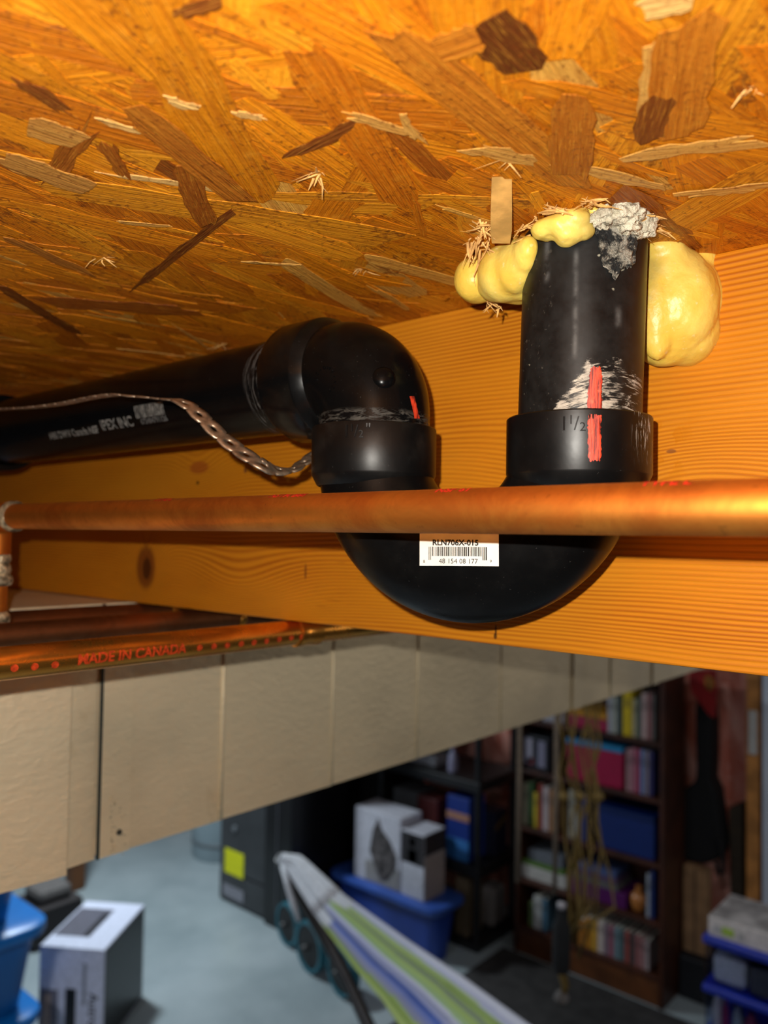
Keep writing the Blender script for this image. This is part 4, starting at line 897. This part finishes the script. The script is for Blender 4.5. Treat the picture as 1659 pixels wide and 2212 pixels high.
p = onZ(472, 1880, -H)
tk = thing('water_tank', 'pale grey-blue cylindrical tank just left of the furnace', 'tank', (p.x+.22, p.y+.24, 0)); TM = simple('pale_tank_enamel', (.26, .33, .36), .4, 0, .08, 5)
MB().lathe([(.001, .0), (.21, .0), (.22, .02), (.22, 1.35), (.20, 1.42), (.06, 1.47), (.001, 1.47)], (p.x+.22, p.y+.24, 0), Zup, 40).build('tank_shell', TM, tk, smooth=True, auto=True)
MB().lathe([(.2205, .10), (.2245, .105), (.2245, .125), (.2205, .13)], (p.x+.22, p.y+.24, 0), Zup, 40).build('band', cm((.12, .14, .15), .4), tk, smooth=True)
MB().tube([(p.x+.22, p.y+.24, 1.471), (p.x+.22, p.y+.24, 1.8), (p.x+.22, p.y+.24, H+.12)], .011, 12).build('supply_pipe', COPD, tk, smooth=True)
# ---- exercise wheels
TEAL = cm((.012, .11, .15), .4); WBK = simple('black_rubber_wheel', (.008, .0085, .009), .6, 0, .3, 20)
for i, (px, py, r_) in enumerate(((622, 1996, .115), (669, 2042, .130), (738, 2098, .120))):
    g_ = onZ(px+2, py+{0: 44, 1: 56, 2: 52}[i], -H); c = Vector((g_.x, g_.y, r_+.002)); ax = Vector((.976, -.216, 0))
    t = thing('exercise_wheel', 'black wheel with teal rim on the floor under the hammock, %s' % ('farthest and smallest of three', 'middle one of three', 'nearest of three')[i], 'wheel', (c.x, c.y, 0), 'teal rimmed wheels')
    MB().lathe([(.0005, -.02), (.03, -.022), (r_*.8, -.018), (r_*.84, 0), (r_*.8, .018), (.03, .022), (.0005, .02)], c, ax, 40).build('disc', WBK, t, smooth=True, auto=True)
    MB().lathe([(r_*.835, -.022), (r_*.97, -.024), (r_, -.012), (r_, .012), (r_*.97, .024), (r_*.835, .022), (r_*.835, -.022)], c, ax, 40).build('rim', TEAL, t, smooth=True, auto=True)
    MB().lathe([(.0005, -.06), (.014, -.058), (.016, -.024)], c, ax, 16).build('hub_cap', cm((.03, .03, .03), .4), t, smooth=True)
# ---- hammock on its stand
HU = [(612, 1846, 3.55), (650, 1850, 3.5), (745, 1936, 3.2), (880, 2032, 2.85), (1000, 2112, 2.6), (1125, 2203, 2.4), (1290, 2320, 2.2)]
HL = [(604, 1862, 3.55), (622, 1880, 3.5), (690, 1990, 3.2), (770, 2096, 2.85), (825, 2160, 2.6), (868, 2225, 2.4), (930, 2340, 2.2)]
def bez(P, t):
    m_ = len(P)-1; x = t*m_; i = min(m_-1, int(x)); f_ = x-i; return tuple(P[i][k]*(1-f_)+P[i+1][k]*f_ for k in range(3))
NU, NV = 96, 60; rr = random.Random(9); ph_ = [rr.uniform(0, 6.28) for _ in range(5)]
STR = [(.36, .45, .14), (.30, .40, .10), (.26, .27, .36), (.20, .24, .50), (.08, .14, .46), (.30, .32, .50), (.52, .53, .66), (.30, .42, .20), (.33, .45, .13), (.22, .28, .18), (.34, .45, .14), (.36, .46, .18), (.42, .44, .58), (.60, .62, .72)]
vs = []; cols = []; fs = []
for i in range(NU+1):
    t = i/NU; A = at(*bez(HU, t)); B = at(*bez(HL, t)); Wd = (B-A).length; dn = (A-UP).normalized()
    for j in range(NV+1):
        w_ = j/NV; p = B.lerp(A, w_)
        fold = math.sin(w_*26+ph_[0]+t*1.5)*.5+math.sin(w_*47+ph_[1]-t*2)*.25+math.sin(w_*11+ph_[2]+t*3)*.6
        vs.append(p+dn*(-fold*min(.028, Wd*.10)-math.sin(math.pi*w_)*Wd*.22)); 
        q = (w_+.03*math.sin(t*4+w_*5))*.999; k = max(0, min(13, int(q*14))); c = STR[k]
        if t < .36: e = max(0, min(1, (.36+.05*math.sin(w_*9)-t)/.03)); c = tuple(c[z]*(1-e)+(.56, .57, .60)[z]*e for z in range(3))
        cols.append(c)
for i in range(NU):
    for j in range(NV): b0 = i*(NV+1)+j; fs.append((b0, b0+1, b0+NV+2, b0+NV+1))
cut = int(NU*.30)
m = Mat('striped_hammock_cotton', rough=.9); a_ = m.t.nodes.new('ShaderNodeAttribute'); a_.attribute_name = 'tone'; m.color(N(m.t, a_.outputs['Color'])); v = m.coords(); m.bump(m.noise(v, 300, 3), .001, .4)
ham = thing('hammock', 'striped green, blue and white cotton hammock with white end cords', 'hammock', tuple(at(1000, 2212, 2.4)))
def hpart(name, f_):
    me = bpy.data.meshes.new(name); me.from_pydata([tuple(p) for p in vs], [], f_); me.materials.append(m.m); ca = me.color_attributes.new('tone', 'FLOAT_COLOR', 'POINT')
    for i, c in enumerate(cols): ca.data[i].color = (*c, 1)
    me.polygons.foreach_set('use_smooth', [True]*len(me.polygons)); o = link(name, me, ham); md = o.modifiers.new('s', 'SOLIDIFY'); md.thickness = .004; return o
hpart('cloth', fs[cut*NV:])
CORD = cm((.58, .59, .62), .8)
for k in range(15):
    w_ = (k+.5)/15; pp = []
    for i in range(0, cut+3, 3): pp.append(vs[i*(NV+1)+int(w_*NV)])
    MB().tube(pp, .0085, 8).build('cord', CORD, ham, smooth=True)
MB().tube([at(610, 1870, 3.52), at(622, 1915, 3.45), at(634, 1955, 3.4), at(646, 1990, 3.36)], [.011, .013, .014, .010], 10).build('cord', CORD, ham, smooth=True)
st_ = thing('hammock_stand', 'dark brown steel hammock stand leg on the floor', 'hammock stand', tuple(onZ(830, 2290, -H))); SBM = simple('dark_brown_steel', (.020, .016, .014), .4)
MB().tube([at(606, 1852, 3.60), at(640, 1920, 3.64), at(700, 2022, 3.60), at(748, 2110, 3.5), at(800, 2225, 3.35), onZ(838, 2310, -H)+Vector((0, 0, .03))], .028, 14).build('arm', SBM, st_, smooth=True, auto=True)
f_ = onZ(838, 2310, -H); bx((f_.x-.5, f_.y-.03, 0), (f_.x+.5, f_.y+.03, .03), 'base_bar', SBM, st_, .005)
MB().lathe([(.012, -.004), (.018, -.004), (.018, .004), (.012, .004), (.012, -.004)], at(606, 1853, 3.56), (1, 0, 0), 20).build('hook', cm((.3, .3, .3), .3), st_, smooth=True)
# ---- blue tubs and silver box at the lower left
BT = simple('azure_tub_plastic', (.002, .10, .34), .38, 0, .12, 5); BT2 = simple('azure_lid_plastic', (.003, .15, .48), .35, 0, .1, 5)
e_ = onZ(104, 1990, -1.62)
def tubL(z0, z1, dx, lab):
    x1 = e_.x+dx; y0__ = e_.y+.02-dx; t = thing('storage_tub', lab, 'storage tub', (x1-.3, y0__+.25, z0), 'stacked azure tubs'); tubthing(t, x1-.62, x1, y0__, y0__+.45, z0, z1, BT, BT2, .035, .028, .05, .09)
zb_ = H-1.62
tubL(zb_-.36*1-.002, zb_, 0, 'azure blue tub, middle of the stack at the left edge'); tubL(max(0, zb_-.724), zb_-.364, -.01, 'azure blue tub, lowest of the stack at the left edge'); tubL(zb_+.002, zb_+.36, -.04, 'azure blue tub, topmost of the stack at the left edge')
fr = onZ(226, 2052, -1.85); fl = onZ(86, 2042, -1.85); br = onZ(284, 1952, -1.85)
ux = (fr-fl); wx = ux.length; ux.normalize(); uy = Zup.cross(ux); dp = (br-fr).dot(uy)
sb = thing('product_box', 'silver-white cooker box with dark side panel on the concrete floor', 'box', (fr.x-.15, fr.y+.2, 0)); zt2 = H-1.85
def sbx(a0, a1, b0, b1, c0, c1, name, col, bv=.003, rough=.35, par=sb):
    c = fl+ux*((a0+a1)/2)+uy*((b0+b1)/2); c.z = (c0+c1)/2; return MB().obox(c, ux*((a1-a0)/2), uy*((b1-b0)/2), Vector((0, 0, (c1-c0)/2))).build(name, cm(col, rough), par, bevel=bv)
sbx(0, wx, 0, dp, 0, zt2, 'carton', (.60, .63, .76)); sbx(wx+.0003, wx+.003, .01, dp-.01, .01, zt2-.012, 'dark_side_panel', (.018, .021, .022), .001)
sbx(wx*.04, wx*.60, dp*.22, dp*.82, zt2+.0003, zt2+.003, 'top_photo', (.11, .11, .14), .001); sbx(wx*.50, wx*.60, dp*.22, dp*.72, zt2+.0032, zt2+.006, 'printed_shadow', (.015, .015, .02), .001)
sbx(wx*.42, wx*.58, -.003, -.0003, .02, zt2*.60, 'printed_appliance', (.010, .012, .014), .001); sbx(wx*.02, wx*.30, -.003, -.0003, .03, zt2*.58, 'printed_photo', (.16, .16, .20), .001); sbx(wx*.08, wx*.20, -.006, -.0032, .08, zt2*.54, 'printed_photo', (.34, .26, .22), .001)
sbx(wx*.68, wx*.73, -.003, -.0003, zt2*.45, zt2*.86, 'printed_strip', (.26, .28, .33), .001)
vs_, fs_ = text_flat('Autronics', .062, 0, .0006); o_ = []
for v in vs_: q = fl+ux*(wx*.84+v.y)+uy*(-.0012); o_.append(Vector((q.x, q.y, zt2*.30-v.x)))
MB().add(o_, fs_).build('printed_lettering', BLACK_INK, sb)
# post and crate behind it
p = onZ(160, 1960, -H); p = at(161, 1960, 5.2); pb = Vector((p.x, p.y, 0))
t = tag(MB().box((p.x-.045, p.y-.045, 0), (p.x+.045, p.y+.045, H+ZC-.001)).build('wooden_post', simple('brown_post', (.13, .045, .010), .6), bevel=.004), 'brown wooden post standing behind the silver box', 'post')
p = at(104, 1930, 4.6); cr = thing('crate', 'dark crate behind the azure tubs and silver box', 'crate', (p.x, p.y, 0)); bx((p.x-.14, p.y-.14, 0), (p.x+.14, p.y+.14, p.z-.02), 'crate_body', cm((.025, .02, .02), .7), cr, .008); bx((p.x-.10, p.y-.10, p.z-.0195), (p.x+.10, p.y+.10, p.z+.06), 'bundle', cm((.10, .09, .085), .8), cr, .03)
# ---- drawer tower and white box at the right
c0_ = at(1521, 2018, 3.0); TX = c0_.x; TYl = c0_.y; TZ = c0_.z; hD = (onX(1521, 2018, TX).z-onX(1521, 2122, TX).z); dpt = .36
tw = thing('drawer_tower', 'clear plastic drawer tower with bright blue rims, right edge', 'drawer tower', (TX+.18, TYl-.2, 0)); BR_ = cm((.012, .030, .34), .4); Wt = .42
m = Mat('smoky_clear_plastic', (.74, .80, .95), .12); m.p.inputs['Transmission Weight'].default_value = 1; m.p.inputs['IOR'].default_value = 1.03; CLR = m.m
z_ = TZ; k = 0
bx((TX-.012, TYl-Wt, z_-.028), (TX+dpt, TYl+.004, z_), 'rim', BR_, tw, .006)
while z_-hD > 0.0:
    zl = z_-hD
    dr = bx((TX-.006, TYl-Wt+.01, zl+.004), (TX-.002, TYl-.006, z_-.030), 'drawer', CLR, tw, .001)
    bx((TX-.002, TYl-.010, zl+.004), (TX+dpt-.02, TYl-.007, z_-.030), 'drawer_side', CLR, dr, 0)
    bx((TX-.012, TYl-Wt, zl-.028), (TX+dpt, TYl+.004, zl), 'rim', BR_, tw, .006)
    z_ = zl; k += 1
bx((TX+dpt-.015, TYl-Wt, 0), (TX+dpt, TYl, TZ-.03), 'back_panel', cm((.16, .18, .26), .4), tw, .002)
for xx in (TX+.0, TX+dpt-.04): bx((xx, TYl-.03, 0), (xx+.03, TYl-.0, z_-.028), 'foot', BR_, tw, .003)
zd = TZ-hD
tag(bx((TX+.02, onX(1612, 2090, TX+.02).y, zd+.006), (TX+.24, onX(1538, 2090, TX+.02).y, zd+hD*.62), 'white_carton', cm((.62, .62, .62), .5), None, .02), 'white rounded carton with grey mark inside the top clear drawer', 'box')
tag(bx((TX+.02, TYl-Wt+.02, zd+.006), (TX+.24, onX(1616, 2090, TX+.02).y, zd+hD*.60), 'dark_carton', cm((.05, .05, .055), .5), None, .01), 'dark grey carton inside the top clear drawer at the frame edge', 'box')
zd -= hD
for a, b_, hh, c, nm, w0 in ((1537, 1556, .72, (.60, .57, .54), 'white_bottle', 'white squeeze bottle'), (1558, 1572, .70, (.25, .02, .10), 'magenta_pouch', 'magenta pouch'), (1580, 1602, .62, (.26, .29, .34), 'grey_pouch', 'grey pouch'), (1604, 1634, .55, (.20, .02, .07), 'maroon_pouch', 'maroon pouch')):
    q0 = onX(a, 2170, TX+.03).y; q1 = onX(b_, 2170, TX+.03).y; r_ = (q0-q1)/2
    tag(MB().lathe([(.001, 0), (r_, .003), (r_, hD*hh*.7), (r_*.6, hD*hh*.85), (r_*.6, hD*hh), (.001, hD*hh)], (TX+.03+r_, (q0+q1)/2, zd+.002), Zup, 16).build(nm, cm(c, .5), smooth=True, auto=True), '%s inside the second clear drawer from the top' % w0, 'bottle' if 'bottle' in nm else 'pouch')
gb = thing('game_console_box', 'shallow white box with green print on top of the drawer tower', 'box', (TX+.15, TYl-.2, TZ)); gz = TZ+.0005; gz1 = onX(1526, 1976, TX+.01).z
bx((TX+.008, TYl-Wt-.02, gz), (TX+.26, TYl-.012, gz1), 'carton', cm((.62, .56, .53), .5), gb, .003)
bx((TX+.012, TYl-Wt-.016, gz1+.0003), (TX+.256, TYl-.016, gz1+.002), 'printed_top', simple('printed_top', (.30, .28, .27), .5, 0, .5, 12), gb, .0005)
for a, b_, c in ((1559, 1585, (.34, .48, .06)), (1540, 1556, (.42, .40, .40)), (1594, 1608, (.40, .38, .36))):
    p = onX(a, 2005, TX+.005); q = onX(b_, 2020, TX+.005); zc_ = gz+(gz1-gz)*.45; bx((TX+.005, q.y, zc_-.014), (TX+.0075, p.y, zc_+.014), 'printed_mark', cm(c, .5), gb, .002)
# ---- guitar bag, red pennant, cardboard, case, plank at the right of the bookcase
GX = 4.27; BAGM = simple('black_nylon', (.0035, .0035, .004), .85, 0, .3, 40, .001)
def prism(pxs, X, dep, name, mat, parent=None, bevel=.01):
    P = [onX(a, b_, X) for a, b_ in pxs]; n = len(P); v_ = P+[p+Vector((dep, 0, 0)) for p in P]
    return MB().add(v_, [tuple(range(n)), tuple(range(n, 2*n))[::-1]]+[(i, n+i, n+(i+1) % n, (i+1) % n) for i in range(n)]).build(name, mat, parent, bevel=bevel)
gbg = thing('guitar_bag', 'black padded guitar bag hanging neck up on the wall beside the bookcase', 'guitar bag', tuple(onX(1505, 1865, GX)))
prism([(1462, 1712), (1486, 1698), (1500, 1690), (1502, 1660), (1500, 1600), (1500, 1530), (1508, 1508), (1530, 1508), (1536, 1560), (1536, 1640), (1534, 1686), (1546, 1712), (1552, 1760), (1560, 1830), (1552, 1858), (1520, 1868), (1482, 1862), (1458, 1850), (1456, 1790)], GX, .14, 'bag_body', BAGM, gbg, .02)
MB().tube([onX(1552, 1810, GX-.01), onX(1562, 1850, GX-.015), onX(1562, 1885, GX-.015), onX(1552, 1890, GX-.012), onX(1547, 1862, GX-.01)], .012, 10).build('strap', BAGM, gbg, smooth=True)
rp = thing('red_pennant', 'red cloth pennant with yellow emblem above the black guitar bag', 'pennant', tuple(onX(1520, 1540, 4.2)))
prism([(1488, 1448), (1545, 1448), (1547, 1500), (1543, 1552), (1530, 1545), (1512, 1520), (1494, 1498), (1488, 1475)], 4.20, .025, 'cloth', simple('red_cloth', (.30, .004, .004), .7, 0, .25, 20), rp, .006)
prism([(1520, 1462), (1532, 1458), (1542, 1468), (1543, 1484), (1534, 1494), (1524, 1486)], 4.194, .0055, 'emblem', simple('yellow_emblem', (.34, .12, .01), .7, 0, .8, 50), rp, .002)
cX = 4.20; a, b_ = onX(1452, 1860, cX), onX(1528, 2052, cX)
SUP = onX(1490, 2056, cX).z
bc = tag(bx((cX-.06, onX(1534, 2100, cX).y-.03, 0), (cX+.20, min(y0-.006, onX(1447, 2100, cX).y), SUP), 'black_case', simple('black_case', (.005, .006, .009), .6), None, .012), 'large black case on the floor between bookcase and drawer tower', 'case')
cdb = thing('cardboard_box', 'tall brown cardboard box standing on the black case below the guitar bag', 'box', (cX+.04, (a.y+b_.y)/2, SUP)); CB = simple('corrugated_cardboard', (.30, .165, .075), .8, 0, .22, 14, .001)
a.y = min(a.y, y0-.006); bx((cX, b_.y, SUP+.0005), (cX+.06, a.y, a.z-.004), 'carton', CB, cdb, .004); bx((cX-.0035, (a.y+b_.y)/2-.006, SUP+.002), (cX-.0003, (a.y+b_.y)/2+.006, a.z-.006), 'flap_seam', cm((.14, .08, .04), .8), cdb, .001)
pk = onX(1585, 1900, 4.30); tag(prism([(1574, 1745), (1602, 1735), (1604, 1960), (1578, 1990)], 4.34, .07, 'dark_board', simple('dark_board', (.035, .022, .010), .7), None, .004), 'dark board against the wall right of the guitar bag', 'board')
# ---- macrame hanger with golden cords
GC = simple('golden_cord', (.17, .105, .020), .7, 0, .35, 200, .001); PC = simple('pale_cord', (.15, .11, .075), .7, 0, .2, 60)
mh = thing('hanging_mobile', 'golden knotted cord hanger hanging in front of the bookcase', 'macrame hanger', tuple(at(1215, 2150, 3.1))); rr = random.Random(12)
top = at(1255, 1300, 3.1); top.z = H+ZC-.002
base = [(1236, 1262), (1262, 1262), (1240, 1236), (1268, 1288), (1280, 1300), (1298, 1262), (1212, 1225), (1225, 1250), (1272, 1318)]
for k, (xa, xb) in enumerate(base):
    P = [tuple(top+RGT*((xa-1255)*.0006))]+[tuple(at(xa+(xb-xa)*t+rr.uniform(-12, 12), 1500+t*460, 3.1+rr.uniform(-.04, .04))) for t in [0, .12, .24, .36, .48, .6, .72, .84, 1]]+[tuple(at(1222+rr.uniform(-22, 28), 2010+rr.uniform(0, 60), 3.1))]
    MB().tube(P, .0052, 8).build('cord', GC, mh, smooth=True)
    if k % 2 == 0: MB().lathe([(.001, -.022), (.016, -.010), (.018, 0), (.015, .012), (.001, .022)], P[5], Zup, 10).build('knot', GC, mh, smooth=True)
MB().tube([at(1222, 2060, 3.1), at(1214, 2100, 3.1), at(1222, 2130, 3.1), at(1212, 2160, 3.1)], [.012, .018, .015, .010], 10).build('tail', GC, mh, smooth=True)
MB().lathe([(.001, -.03), (.024, -.018), (.030, 0), (.02, .02), (.001, .028)], at(1213, 2155, 3.1), Zup, 14).build('tassel', cm((.17, .15, .14), .8), mh, smooth=True)
q = at(1212, 2100, 3.04); zh = at(1212, 1965, 3.04).z
bt = thing('black_bottle', 'slim black bottle with silver cap held in the golden cord hanger', 'bottle', tuple(q)); MB().lathe([(.001, 0), (.028, .004), (.034, .04), (.034, (zh-q.z)*.7), (.022, (zh-q.z)*.85), (.018, zh-q.z), (.001, zh-q.z)], q, Zup, 20).build('glass', BAGM, bt, smooth=True, auto=True)
MB().lathe([(.001, 0), (.016, .0), (.017, .02), (.001, .026)], Vector((q.x, q.y, zh+.001)), Zup, 16).build('cap', cm((.36, .34, .36), .4), bt, smooth=True)
for px, lab, y2 in ((1118, 'pale hanging cord in front of the left side of the bookcase', 1905), (1198, 'pale hanging cord left of the golden cord hanger', 1930)):
    a = at(px, y2, 3.0); tag(MB().tube([(a.x, a.y, a.z), (a.x+.004, a.y, a.z+.4), (a.x, a.y, a.z+.8), (a.x, a.y, H+ZC-.001)], .009, 10).build('ceiling_rope', PC, smooth=True), lab, 'cord')
